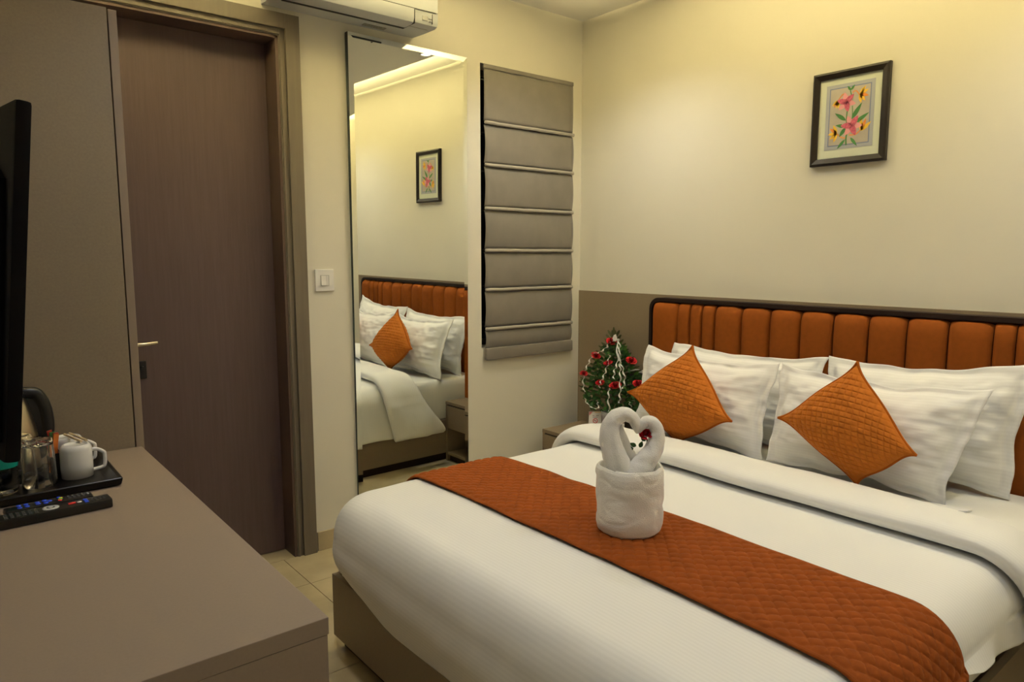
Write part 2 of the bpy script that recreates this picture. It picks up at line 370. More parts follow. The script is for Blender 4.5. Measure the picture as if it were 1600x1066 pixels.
for k in range(1, len(zs)-1):
    pts = [(BX0+(BX1-BX0)*t/24, -.021-.0015*ns(t*.6, k*2.1), zs[k]+.0018*ns(t*.35, k*5.0)) for t in range(25)]
    pts[0] = (BX0+.003, pts[0][1], pts[0][2]); pts[-1] = (BX1-.003, pts[-1][1], pts[-1][2])
    o = MB().tube(pts, .0085, 10).build('fold_band', M['blindrib'], None, True); to_local(o, bl)
o = MB().box(BX0-.001, BX1, -.030, -.008, .739, .799, .009).build('bottom_hem', M['blind'], None, auto=True); to_local(o, bl)
o = MB().box(BX0, BX1, -.016, -.004, 2.128, 2.148, .003).build('head_rail', M['blind'], None, auto=True); to_local(o, bl)
o = MB().tube([(BX1+.006, -.006, 1.02-.015*t) for t in range(16)], [.0022 if t % 2 else .0012 for t in range(16)], 6).build('pull_chain', M['plastic'], None); to_local(o, bl)

# ---------------------------------------------------------------- mirror (hung a shade out of parallel with the wall)
mc = Vector((-1.05, -.0165, 1.2)); mn = Vector((.015, -1, -.0075)).normalized()
def mp_(x, z, out=0.0):
    y = mc.y-(mn.x*(x-mc.x)+mn.z*(z-mc.z))/mn.y
    return Vector((x, y, z))+mn*out
mx0, mx1, mz0, mz1 = -1.3593, -.7592, .14, 2.1558
bw = .022
outer = [(mx0, mz0), (mx1, mz0), (mx1, mz1), (mx0, mz1)]; inner = [(mx0+bw, mz0+bw), (mx1-bw, mz0+bw), (mx1-bw, mz1-bw), (mx0+bw, mz1-bw)]
mirror = empty('wall_mirror', (-1.059, -.012, .14)); tag(mirror, 'tall unframed mirror on the wall between the light switch and the blind', 'mirror')
V = [mp_(x, z) for x, z in inner]; o = link_mesh('mirror_face', V, [(0, 1, 2, 3)], M['mirror']); to_local(o, mirror)
V = [mp_(x, z, -.0022) for x, z in outer]+[mp_(x, z) for x, z in inner]
o = link_mesh('mirror_bevel', V, [(i, (i+1) % 4, 4+(i+1) % 4, 4+i) for i in range(4)], M['mirror']); to_local(o, mirror)
V = [mp_(x, z, -.0022) for x, z in outer]+[Vector((x, -.0006, z)) for x, z in outer]
o = link_mesh('mirror_backing', V, [(i, 4+i, 4+(i+1) % 4, (i+1) % 4) for i in range(4)]+[(4, 7, 6, 5)], M['mirror_edge']); to_local(o, mirror)

# ---------------------------------------------------------------- split air conditioner
ac = empty('air_conditioner', (-1.36, 0, 2.19)); tag(ac, 'white split air conditioner on the wall above the mirror', 'air conditioner')
AX0, AX1 = -1.70, -1.038
prof = [(-.001, 2.193), (-.10, 2.188), (-.178, 2.187), (-.195, 2.192), (-.2005, 2.205), (-.203, 2.30), (-.198, 2.40), (-.17, 2.44), (-.12, 2.452), (-.001, 2.452)]
o = MB().prism(prof, AX0, AX1, 'yz').build('casing', M['ac'], None, auto=True); to_local(o, ac)
# flap sits in front of a dark outlet slot, ends short of the right end cap
o = MB().prism([(-.118, 2.1885), (-.128, 2.184), (-.180, 2.1835), (-.197, 2.189), (-.2045, 2.204), (-.2055, 2.240), (-.200, 2.242), (-.198, 2.205), (-.185, 2.1885)], AX0+.035, AX1-.115, 'yz').build('louver_flap', M['ac'], None, auto=True); to_local(o, ac)
o = box('outlet_slot', AX0+.035, AX1-.115, -.117, -.110, 2.1835, 2.190, M['ac_dark']); to_local(o, ac)
o = box('flap_gap', AX1-.1145, AX1-.1125, -.2058, -.110, 2.1835, 2.240, M['ac_dark']); to_local(o, ac)
o = MB().prism([(-.2025, 2.2435), (-.2045, 2.2435), (-.2062, 2.30), (-.201, 2.40), (-.173, 2.443), (-.165, 2.441), (-.197, 2.40), (-.2025, 2.30)], AX0+.004, AX1-.004, 'yz').build('front_panel', M['ac'], None, auto=True); to_local(o, ac)
o = box('panel_seam', AX0+.004, AX1-.010, -.2042, -.19, 2.2405, 2.2432, M['ac_dark']); to_local(o, ac)
o = box('rating_label', -1.30, -1.20, -.060, -.035, 2.187, 2.1905, M['ac_grey']); to_local(o, ac)
o = box('display_window', AX1-.075, AX1-.050, -.2035, -.195, 2.205, 2.222, M['ac_grey2']); to_local(o, ac)
o = MB().box(AX1-.028, AX1-.0268, -.2032, -.195, 2.197, 2.236).box(AX1-.045, AX1-.030, -.2032, -.19, 2.203, 2.2038).box(AX1-.045, AX1-.030, -.2032, -.19, 2.214, 2.2148).build('indicator_marks', M['ac_dark']); to_local(o, ac)
for i in range(2):
    o = box('casing_seam', AX0+.01, AX1-.02, -.152-.012*0, -.1505, 2.1862, 2.188, M['ac_grey']) if i == 0 else None
    if o: to_local(o, ac)

# ---------------------------------------------------------------- light switch
sw = empty('light_switch', (-1.4835, 0, 1.15)); tag(sw, 'white square light switch on the wall between door frame and mirror', 'switch')
o = box('switch_plate', -1.524, -1.443, -.008, -.0005, 1.106, 1.196, M['plastic'], None, .002); to_local(o, sw)
o = box('switch_surround', -1.502, -1.465, -.0095, -.008, 1.128, 1.172, M['ac_grey2'], None, .0005); to_local(o, sw)
o = MB().prism([(-.0095, 1.130), (-.0150, 1.130), (-.0120, 1.150), (-.0115, 1.170), (-.0095, 1.170)], -1.500, -1.480, 'yz').build('rocker', M['plastic']); to_local(o, sw)
o = box('blank_module', -1.479, -1.468, -.0108, -.0095, 1.130, 1.170, M['plastic2'], None, .0004); to_local(o, sw)

# ---------------------------------------------------------------- framed picture
PY0, PY1, PZ0, PZ1 = -1.5824, -1.2961, 1.5975, 1.9465
pic = empty('framed_picture', (0, (PY0+PY1)/2, PZ0)); tag(pic, 'black framed botanical lily print hanging above the orange headboard', 'picture')
fw = .026
def frame_ring(y0, y1, z0, z1, w_, xf, xb, m, name):
    O = [(y0, z0), (y1, z0), (y1, z1), (y0, z1)]; I = [(y0+w_, z0+w_), (y1-w_, z0+w_), (y1-w_, z1-w_), (y0+w_, z1-w_)]
    Mi = [(y0+w_*.3, z0+w_*.3), (y1-w_*.3, z0+w_*.3), (y1-w_*.3, z1-w_*.3), (y0+w_*.3, z1-w_*.3)]
    V = [(xb, *p) for p in O]+[(xf+.004, *p) for p in O]+[(xf, *p) for p in Mi]+[(xf+.006, *p) for p in I]+[(xb, *p) for p in I]
    F = []
    for k in range(4):
        for i in range(4): F.append((k*4+i, k*4+(i+1) % 4, (k+1)*4+(i+1) % 4, (k+1)*4+i))
    return link_mesh(name, V, F, m)
o = frame_ring(PY0, PY1, PZ0, PZ1, fw, -.022, -.001, M['picframe'], 'picture_frame'); to_local(o, pic)
o = box('mat_board', -.010, -.004, PY0+fw-.003, PY1-fw+.003, PZ0+fw-.003, PZ1-fw+.003, M['mat']); to_local(o, pic)
# paper occupies a rectangle inside the mat; s runs left to right seen from the room (towards -y), t from top to bottom
ay0, ay1 = PY1-.052, PY0+.052; az1, az0 = PZ1-.050, PZ0+.058
o = box('print_paper', -.0108, -.0100, ay1, ay0, az0, az1, M['blue2']); to_local(o, pic)
def A(s, t, h=0): return (-.0112-h, ay0+(ay1-ay0)*s, az1+(az0-az1)*t)
def flat_poly(mb_, pts, h, mi):
    n = len(pts); mb_.add([A(s, t, h) for s, t in pts], [tuple(range(n))], mi)
art = MB()
for k, (a, mi) in enumerate(((.07, 1), (.09, 0))): flat_poly(art, [(a, a*.75), (1-a, a*.75), (1-a, 1-a*.75), (a, 1-a*.75)], .0002*k, mi)
ASP = (az1-az0)/(ay0-ay1)
def petal(cx, cy, ang, L, W, h, mi, curl=.0):
    pts = []
    for k in range(9):
        t = k/8; pts.append((t*L, W*sin(pi*min(1, t**.8))*.5+curl*t*t))
    for k in range(7, 0, -1):
        t = k/8; pts.append((t*L, -W*sin(pi*min(1, t**.8))*.5+curl*t*t))
    flat_poly(art, [(cx+cos(ang)*x-sin(ang)*y, cy+(sin(ang)*x+cos(ang)*y)/ASP) for x, y in pts], h, mi)
def stroke(P, w_, h, mi):
    Q = spline([tuple(p) for p in P], 6)
    for i in range(len(Q)-1):
        (x0, y0), (x1, y1) = Q[i], Q[i+1]; dx, dy = x1-x0, (y1-y0)*ASP; L = sqrt(dx*dx+dy*dy)+1e-9; nx, ny = -dy/L*w_/2, dx/L*w_/2/ASP
        flat_poly(art, [(x0+nx, y0+ny), (x1+nx, y1+ny), (x1-nx, y1-ny), (x0-nx, y0-ny)], h, mi)
# 0 paper 1 blue 2 green 3 pink 4 palepink 5 yellow 6 orange
stroke([(.46, .40), (.45, .55), (.47, .72)], .022, .0004, 2); stroke([(.56, .36), (.57, .50), (.55, .62)], .016, .0004, 2)
stroke([(.47, .22), (.36, .16), (.24, .26)], .020, .0004, 6); stroke([(.55, .16), (.62, .14), (.70, .22)], .020, .0004, 6)
stroke([(.46, .84), (.36, .82), (.24, .74)], .022, .0004, 6); stroke([(.52, .80), (.66, .80), (.78, .72)], .022, .0004, 6)
stroke([(.50, .12), (.53, .20)], .02, .0004, 2)
for a, L in ((-2.2, .12), (-.9, .13)): petal(.51, .12, a, L, .05, .0005, 2)
for a in (2.2, 1.9, 1.6, 2.5): petal(.27, .24, a, .18, .06, .0005, 5 if a != 2.2 else 6)
for a in (-.9, -.4, .3, .9, 1.4): petal(.70, .20, a, .19, .07, .0005, 5 if a not in (.3,) else 6)
for k in range(6): petal(.43, .29, k*pi/3+.3, .21, .11, .0006+.0001*k, 3 if k % 2 else 4)
for k in range(6): petal(.43, .29, k*pi/3+.8, .10, .06, .0014, 3)
petal(.44, .57, -2.5, .30, .08, .0005, 2); petal(.56, .56, -1.0, .36, .09, .0005, 2); petal(.62, .63, -.55, .34, .08, .0005, 2); petal(.42, .66, -2.9, .20, .07, .0005, 2)
petal(.44, .68, 2.2, .22, .08, .0005, 2)
for k in range(6): petal(.56, .66, k*pi/3+.1, .23, .12, .0007+.0001*k, 3 if k % 2 else 4)
for k in range(6): petal(.56, .66, k*pi/3+.6, .11, .06, .0015, 3)
for a in (-2.0, -2.5, 3.1, 2.5, 1.9): petal(.26, .75, a, .19, .07, .0005, 5 if a != -2.5 else 6)
for a in (-1.6, -1.2, -.7): petal(.76, .76, a, .26, .075, .0005, 5 if a != -1.2 else 6)
stroke([(.47, .78), (.46, .86), (.47, .95)], .03, .0005, 2); petal(.44, .86, 2.3, .24, .06, .0006, 2); petal(.55, .84, .9, .24, .06, .0006, 2)
mats_art = [M['paper'], M['blue'], M['pgreen'], M['pink'], M['pink2'], M['yellow'], M['orange']]
o = link_mesh('lily_print', art.v, art.f, None, None, False, None, mats_art, art.m); to_local(o, pic)

# ================================================================== BED
# ---- headboard
hb = empty('headboard', (-.06, -1.427, .25)); tag(hb, 'rust orange channel-tufted headboard with dark wooden frame on wall', 'headboard')
HY0, HY1, HZ = -2.3125, -.542, 1.052
def rrect(y0, y1, z0, z1, r, n=8):
    pts = [(y0, z0), (y1, z0)]
    for k in range(n+1): a = (pi/2)*k/n; pts.append((y1-r+r*cos(a), z1-r+r*sin(a)))
    for k in range(n+1): a = pi/2+(pi/2)*k/n; pts.append((y0+r+r*cos(a), z1-r+r*sin(a)))
    return pts
O = rrect(HY0, HY1, .10, HZ, .055); I = rrect(HY0+.016, HY1-.016, .10, HZ-.017, .040)
V = []; F = []
for (pp, x) in ((O, -.0085), (O, -.064), (I, -.064), (I, -.036)): V += [(x, *p) for p in pp]
n = len(O)
for k in range(3):
    for i in range(n): F.append((k*n+i, k*n+(i+1) % n, (k+1)*n+(i+1) % n, (k+1)*n+i))
F.append(tuple(range(n)))
o = link_mesh('headboard_frame', V, F, M['espresso']); to_local(o, hb)
o = MB().prism(I, -.041, -.036, 'yz').build('backing', M['headgap']); to_local(o, hb)
seams = [HY1-.021, -.712, -.783, -.847, -.915, -1.048, -1.181, -1.314, -1.447, -1.580, -1.713, -1.846, -1.979, -2.043, -2.108, -2.170, HY0+.021]
for k in range(len(seams)-1):
    a0, a1 = seams[k]-.001, seams[k+1]+.001; wd = a0-a1; dep = .026 if wd > .09 else .020
    ztop = HZ-.019; z0 = .27
    def fp(i, j, a0=a0, a1=a1, wd=wd, dep=dep, ztop=ztop, z0=z0, k=k):
        u = -1+2*i/22; zz = [0, .3, .55, .72, .82, .88, .92, .95, .97, .985, .995, 1][min(j, 11)]
        z = z0+(ztop-z0)*zz; y = (a0+a1)/2-u*wd/2
        e = (1-abs(u)**3.2)**.55 if abs(u) < 1 else 0
        dt = (ztop-z)/.055
        corner = 1.0
        if dt < 1: corner = sqrt(max(0, 1-(1-dt)**2))
        # rounded top outline for the cloth roll
        rr = .010 if wd > .09 else .005
        zoff = -rr*(abs(u)**4) if dt < 1 else 0
        x = -.043-dep*e*(.25+.75*corner)-.014*corner
        return (x, y, z+zoff*(1-dt if dt < 1 else 0)), (y, z)
    o = grid_mesh('channel_panel', fp, 23, 12, M['head']); to_local(o, hb)

# ---- bed base
BYL, BYR, BXF = -.745, -2.265, -1.825
bb = empty('bed', (-.95, -1.505, 0)); tag(bb, 'greige laminate box bed base on a dark recessed plinth', 'bed')
o = MB().box(BXF+.03, -.105, BYR+.012, BYL-.012, .0005, .05).build('plinth', M['espresso']); to_local(o, bb)
o = box('foot_panel', BXF, BXF+.018, BYR, BYL, .045, .25, M['base'], None, .001); to_local(o, bb)
for (yy0, yy1) in ((BYL-.018, BYL), (BYR, BYR+.018)):
    for (x0, x1) in ((BXF+.0185, -.955), (-.953, -.100)):
        o = box('side_panel', x0, x1, yy0, yy1, .045, .25, M['base'], None, .0008); to_local(o, bb)
o = box('deck', BXF+.019, -.100, BYR+.019, BYL-.019, .215, .235, M['base']); to_local(o, bb)

# ---- mattress with fitted sheet
mt = empty('mattress', (-.95, -1.505, .25)); tag(mt, 'mattress under a white striped fitted sheet, bare between pillows and duvet', 'mattress')
MX0, MX1, MY0, MY1, MZ0, MZ1 = -1.800, -.098, BYR+.020, BYL-.020, .2515, .496
def fm_(i, j):
    # rounded-box ring: i round, j up
    n_ = 160; a = i/n_
    per = []
    W_, L_ = (MY1-MY0)/2, (MX1-MX0)/2; cx, cy = (MX0+MX1)/2, (MY0+MY1)/2; r = .05
    # perimeter param
    segs = [2*(L_-r), pi*r/2, 2*(W_-r), pi*r/2]*2; tot = sum(segs); d = a*tot; k = 0
    while d > segs[k]+1e-9 and k < 7: d -= segs[k]; k += 1
    cs = [(L_-r, W_-r), (-(L_-r), W_-r), (-(L_-r), -(W_-r)), (L_-r, -(W_-r))]
    if k == 0: p = (L_-r-d, W_-r); nn = (0, 1)
    elif k == 1: t = d/r; p = cs[1]; nn = (-sin(t), cos(t))
    elif k == 2: p = (-(L_-r), W_-r-d); nn = (-1, 0)
    elif k == 3: t = d/r; p = cs[2]; nn = (-cos(t), -sin(t))
    elif k == 4: p = (-(L_-r)+d, -(W_-r)); nn = (0, -1)
    elif k == 5: t = d/r; p = cs[3]; nn = (sin(t), -cos(t))
    elif k == 6: p = (L_-r, -(W_-r)+d); nn = (1, 0)
    else: t = d/r; p = cs[0]; nn = (cos(t), sin(t))
    prof_ = [(0, 0), (.9, 0), (1, .01), (1, .06), (.985, .10), (.99, .13), (1.0, .17), (1, .20), (.93, .222), (.78, .236), (.5, .2435), (0, MZ1-MZ0), (-3, MZ1-MZ0), (-7, MZ1-MZ0), (-12.9, MZ1-MZ0)]
    o_, z_ = prof_[j]
    if o_ >= 0:
        off = r*o_; x, y = p[0]+nn[0]*off, p[1]+nn[1]*off
        w_ = .0 if z_ > .2 else .003*ns(x*14, y*14, z_*6)
        x += nn[0]*w_; y += nn[1]*w_
    else:
        s_ = 1+o_/13.0; x, y = p[0]*1, p[1]*s_
        x = p[0] if abs(p[0]) < L_*.6 else math.copysign(L_*.6+(abs(p[0])-L_*.6)*s_, p[0])
        off = 0
    return (cx+x, cy+y, MZ0+z_), (x+nn[0]*(.30-z_), y)
o = grid_mesh('fitted_sheet', fm_, 160, 15, M['sheet'], None, True); to_local(o, mt)

# ---- duvet
DYL, DYR, DXF = -.722, -2.290, -1.868
DZT = .522; DR = .10
def crown(x, y):
    t = abs(y-(DYL+DYR)/2)/.78
    return -.010*t**3+.004*ns(x*2.2, y*2.2, 3)+.0025*ns(x*6, y*4, 9)
def hem_z(x, y, nx, ny):
    # height of the hem for a perimeter point with outward normal (nx, ny)
    wav = .008*ns(x*5, y*5, 1.5)
    if ny > .7: return .203+wav
    if ny < -.7: return .33+.09*max(0, min(1, (-x-.80)/.45))+.010*ns(x*9, 2.2)
    yy = max(0, min(1, (BYL-y)/.45))
    return (.305-.09*sst(0, .8, yy))+wav*.4
def perim():
    P = []; r = .075; xi0 = -.70; xf = DXF+DR; yl = DYL-DR; yr = DYR+DR
    n1 = 70
    for k in range(n1): P.append((xi0+(xf+r-xi0)*k/n1, yl, 0, 1))
    for k in range(16): a = pi/2+(pi/2)*k/16; P.append((xf+r+r*cos(a), yl-r+r*sin(a), cos(a), sin(a)))
    n2 = 90
    for k in range(n2): P.append((xf, yl-r+(yr+r-(yl-r))*k/n2, -1, 0))
    for k in range(16): a = pi+(pi/2)*k/16; P.append((xf+r+r*cos(a), yr+r+r*sin(a), cos(a), sin(a)))
    for k in range(n1+1): P.append((xf+r+(xi0-xf-r)*k/n1, yr, 0, -1))
    return P
PER = perim(); NP = len(PER)
KA, KS = 12, 16
def duvet_pt(i, j):
    px, py, nx, ny = PER[i]
    if j < 14:     # interior from spine to inner outline
        t = j/14; ymid = (DYL+DYR)/2
        sx = max(px, DXF+DR+.55); sy = ymid+(py-ymid)*.0
        # spine point
        x = sx+(px-sx)*t; y = sy+(py-sy)*t
        return (x, y, DZT+crown(x, y)), (x, y)
    j -= 14
    zt = DZT+crown(px, py); foot = abs(nx)**2
    Rz = DR*(1+.25*foot)
    if j <= KA:
        a = (pi/2)*j/KA; off = DR*sin(a); z = zt-Rz*(1-cos(a)); arc = DR*a
        x, y = px+nx*off, py+ny*off
    else:
        t = (j-KA)/KS; hz_ = hem_z(px+nx*DR, py+ny*DR, nx, ny); z = (zt-Rz)+(hz_-(zt-Rz))*t
        fold = .010*sin(px*17+1.0)*(abs(ny))*t+.006*ns(px*11, py*11, z*3)*t
        tuck = foot*(.014*sin(pi*t)-.030*t*t) + (1-foot)*(.012*t)
        if ny < -.7: tuck -= .004*math.exp(-((z-hz_-.075)/.005)**2)
        corner = max(0, 1-abs(abs(nx)-.7)/.5)
        off = DR+fold+tuck-corner*.02*t; arc = DR*pi/2+(zt-Rz-z)
        x, y = px+nx*off, py+ny*off
    g = .0025*ns(x*8, y*8, z*8)
    return (x+nx*g, y+ny*g, z+g*.3), (px+nx*arc, py+ny*arc)
duvet = empty('duvet', (-1.3, -1.505, .52)); tag(duvet, 'white satin-striped duvet draped over the foot and sides of the bed', 'duvet')
o = grid_mesh('duvet_body', lambda j, i: duvet_pt(i, j), 14+KA+KS+1, NP, M['white'], None)
bm = bmesh.new(); bm.from_mesh(o.data); bmesh.ops.remove_doubles(bm, verts=bm.verts, dist=.0004)
bmesh.ops.recalc_face_normals(bm, faces=bm.faces); bm.to_mesh(o.data); bm.free()
up_ = sum(1 if p.normal.z > 0 else -1 for p in o.data.polygons if abs(p.normal.z) > .9)
if up_ < 0: o.data.flip_normals()
o.data.polygons.foreach_set('use_smooth', [True]*len(o.data.polygons))
so = o.modifiers.new('thickness', 'SOLIDIFY'); so.thickness = .010
so.offset = -1
to_local(o, duvet)

def across(x, s, off, zbase=None):
    """point on the bed's cross-profile at length s from the middle line (s>0 towards the window side), lifted by off"""
    yc = (DYL+DYR)/2; flat = (DYL-DYR)/2-DR; sg = 1 if s > 0 else -1; a_ = abs(s)
    if a_ <= flat: y = yc+s; return Vector((x, y, DZT+crown(x, y)+off)), (0, 0, 1)
    yi = yc+sg*flat; zt = DZT+crown(x, yi); e = a_-flat; R_ = DR
    if e < R_*pi/2:
        a = e/R_; return Vector((x, yi+sg*sin(a)*(R_+off), zt-R_+cos(a)*(R_+off))), (0, sg*sin(a), cos(a))
    d = e-R_*pi/2
    return Vector((x, yi+sg*(R_+off+.012*min(1, d/.2)+.008), zt-R_-d)), (0, sg, 0)
# folded-back top of the duvet: a fat flattened roll that hangs down both sides
SL, SR = 1.065, .965
def fold_pt(i, j):
    n_ = 40; m_ = 150
    s = SL-(SL+SR)*j/(m_-1)      # +window side .. -near side
    flat = (DYL-DYR)/2-DR
    hang = max(0, abs(s)-flat-.03)
    xf, xb = -.838, -.600
    if s > 0: xf += .07*sst(0, .38, hang); xb += .19*sst(.02, .38, hang)
    else: xf += .10*sst(0, .30, hang); xb += .20*sst(0, .3, hang)
    xf += .012*ns(s*3.0, 4.4); xb += .030*ns(s*2.3, 7.7)
    if s > .55: xf -= .0
    a = 2*pi*i/n_
    ca, sa = cos(a), sin(a)
    u = math.copysign(abs(ca)**.75, ca); v = math.copysign(abs(sa)**.8, sa)
    th = .027+.004*ns(s*4, 1.1)
    endt = min(1, min(SL-s, s+SR)/.035); endt = sqrt(max(0, 1-(1-endt)**2)) if endt < 1 else 1
    th *= .25+.75*endt
    x = (xf+xb)/2-u*(xb-xf)/2*(.92+.08*endt)
    off = th+.004+v*th*(1.0+.25*u)+.002
    if u < 0 and v > 0: off -= .006*abs(u)
    off += .004*ns(x*9, s*7, v*2)*(1 if v > 0 else .2)
    p, nn = across(x, s, max(off, .003))
    if hang > 0 and v > 0:
        p.y += (1 if s > 0 else -1)*(.012*ns(x*13, p.z*9, 2)+.008*sin(x*30))*min(1, hang/.15)
    return tuple(p), (x+v*.03, s)
o = grid_mesh('folded_edge', fold_pt, 40, 150, M['white'], None, True); to_local(o, duvet)
# end caps of the fold are closed by narrow lips
for jj in (0, 149):
    P_ = [Vector(fold_pt(i, jj)[0]) for i in range(40)]; c_ = sum(P_, Vector())/40
    o = link_mesh('fold_lip', P_+[c_], [(i, (i+1) % 40, 40) for i in range(40)], M['white'], None, True, [(0, 0)]*41); to_local(o, duvet)

# ---- bed runner (quilted velvet): real relief, diamonds 32 mm
runner = empty('bed_runner', (-1.365, -1.505, .53)); tag(runner, 'rust orange diamond-quilted velvet runner lying across the white duvet', 'bed runner')
RX0, RX1 = -1.540, -1.188; SMX, SMN = .93, -1.02
def quilt(a, b2, cell, h):
    p = (a+b2)/cell; q_ = (a-b2)/cell
    fp = abs((p % 1)-.5)*2; fq = abs((q_ % 1)-.5)*2      # 1 at the stitch lines
    return h*(1-fp**5)*(1-fq**5)
NU, NV = 92, 430
def run_pt(i, j, base=0.0):
    x = RX0+(RX1-RX0)*i/(NU-1); s = SMX+(SMN-SMX)*j/(NV-1)
    e = min(i, NU-1-i)/(NU-1)*.352
    h = quilt(x, s, .038, .0068)*sst(.004, .014, e)+.003*(1-sst(0, .012, e))
    h += .0035*max(0, ns(x*6, s*5, 4))+.002*ns(x*16, s*10, 7)
    xs = x+.010*ns(s*1.6, 3.3)+.004*ns(s*6, 8.8)
    p, nn = across(xs, s, .007+base+h)
    return tuple(p), (x, s)
o = grid_mesh('runner_cloth', run_pt, NU, NV, M['rust']); so = o.modifiers.new('thickness', 'SOLIDIFY'); so.thickness = .004; so.offset = -1; to_local(o, runner)
for side in (0, NU-1):
    pts = [Vector(run_pt(side, j)[0]) for j in range(0, NV, 3)]
    o = MB().tube(pts, .0038, 8).build('edge_binding', M['rust'], None, True); to_local(o, runner)

# ---- pillows
def quad_pt(Q, u, v):
    """Q: TL, TR, BR, BL as seen from the foot; u -1..1 left-right, v -1..1 bottom-top"""
    a, b2 = (u+1)/2, (v+1)/2
    return (Q[3]*(1-a)+Q[2]*a)*(1-b2)+(Q[0]*(1-a)+Q[1]*a)*b2
def pillow(name, Q, thick, label, group, seed, sag=.25, conc=.07, fl=.12, ear=0.0, wr=1.0):
    Q = [Vector(q) for q in Q]
    N = ((Q[1]-Q[0]).cross(Q[0]-Q[3])).normalized()
    if N.x > 0: N = -N
    base = (Q[2]+Q[3])/2
    root = empty(name, base); tag(root, label, 'pillow', group)
    nu_, nv_ = 74, 54
    def half(sign, i, j):
        u = -1+2*i/(nu_-1); v = -1+2*j/(nv_-1)
        # outline: concave edges, corner ears
        uu = u*(1-conc*.5*(1-v*v)*abs(u)); vv = v*(1-conc*2.1*(1-u*u)*abs(v))
        wx = .013*ns(seed+v*2.2, 1.7, u*1.0)*abs(u)**3; wz = .016*ns(seed+u*2.6, 9.1, v)*abs(v)**3
        p = quad_pt(Q, uu, vv)+Vector((0, wx, wz))
        ui = min(1, abs(u)/(1-fl*.75)); vi = min(1, abs(v)/(1-fl))
        t = ((1-ui**2.4)*(1-vi**2.4))**.52 if ui < 1 and vi < 1 else 0
        t *= 1-.22*v*sag*2
        w = 0
        if t > 0:
            w += .010*ns(seed+u*3.2, v*3.0, sign*2)+.005*ns(seed+u*9, v*5, 4+sign)
            # soft creases running in from corners and sides
            w += .004*sin((u*5+v*9)+seed+3*ns(u*2, v*2, seed))*abs(u)**1.5
            w += .0045*max(0, 1-abs(ns(seed+u*1.6, v*5.5, 3+sign))*5)*(.4+.6*abs(u))
            w *= min(1, t*2.2)*wr
        flw = .007*ns(seed+u*6, v*6, 11)*(1 if t <= 0 else 0)
        d = sign*(thick*.5*t+.0022)+flw+w*sign
        curve = -.018*(u*u)-.012*v*v
        p = p+N*(d-curve*0)+Vector((.018*abs(u)**4*abs(v)**4, 0, 0))
        return p, (u*.33, v*.21)
    V = []; U = []; F = []
    for sign in (1, -1):
        b0 = len(V)
        for j in range(nv_):
            for i in range(nu_):
                p, uv = half(sign, i, j); V.append(tuple(p-base)); U.append(uv)
        for j in range(nv_-1):
            for i in range(nu_-1):
                a = b0+j*nu_+i; q_ = (a, a+1, a+nu_+1, a+nu_)
                F.append(q_ if sign > 0 else q_[::-1])
    nb = nu_*nv_
    edge = [i for i in range(nu_)]+[j*nu_+nu_-1 for j in range(1, nv_)]+[(nv_-1)*nu_+i for i in range(nu_-2, -1, -1)]+[j*nu_ for j in range(nv_-2, 0, -1)]
    for k in range(len(edge)):
        a, b2 = edge[k], edge[(k+1) % len(edge)]; F.append((a, a+nb, b2+nb, b2))
    o = link_mesh('pillowcase', V, F, M['white_p'], root, True, U)
    return root, half
YG = 'white pillows against the headboard'
pillow('pillow', [(-.175, -.765, .872), (-.175, -1.485, .868), (-.235, -1.45, .492), (-.235, -.79, .492)], .135, 'white back pillow on the lamp-table side, mostly hidden behind the front left pillow', YG, 3.1)
pillow('pillow', [(-.175, -1.490, .880), (-.170, -2.125, .925), (-.225, -2.11, .495), (-.225, -1.50, .495)], .135, 'white back pillow at right, leaning on the headboard with its flanged corner raised', YG, 17.7)
pillow('pillow', [(-.325, -.742, .862), (-.325, -1.378, .850), (-.415, -1.372, .494), (-.415, -.755, .494)], .152, 'white front pillow behind the left orange cushion', YG, 29.3)
pillow('pillow', [(-.325, -1.386, .852), (-.320, -2.060, .852), (-.415, -1.985, .494), (-.415, -1.395, .494)], .152, 'white front pillow behind the right orange cushion', YG, 41.9)
# loose tie of the pillowcase flap lying on the sheet
fp_ = MB(); fp_.prism([(-.47, -1.955), (-.42, -1.99), (-.40, -2.06), (-.425, -2.055), (-.46, -2.02), (-.49, -1.985)], .498, .503, 'xy')
o = fp_.build('pillowcase_flap', M['white_p']); tag(o, 'white pillowcase flap corner lying on the sheet beside the right pillows', 'pillowcase')

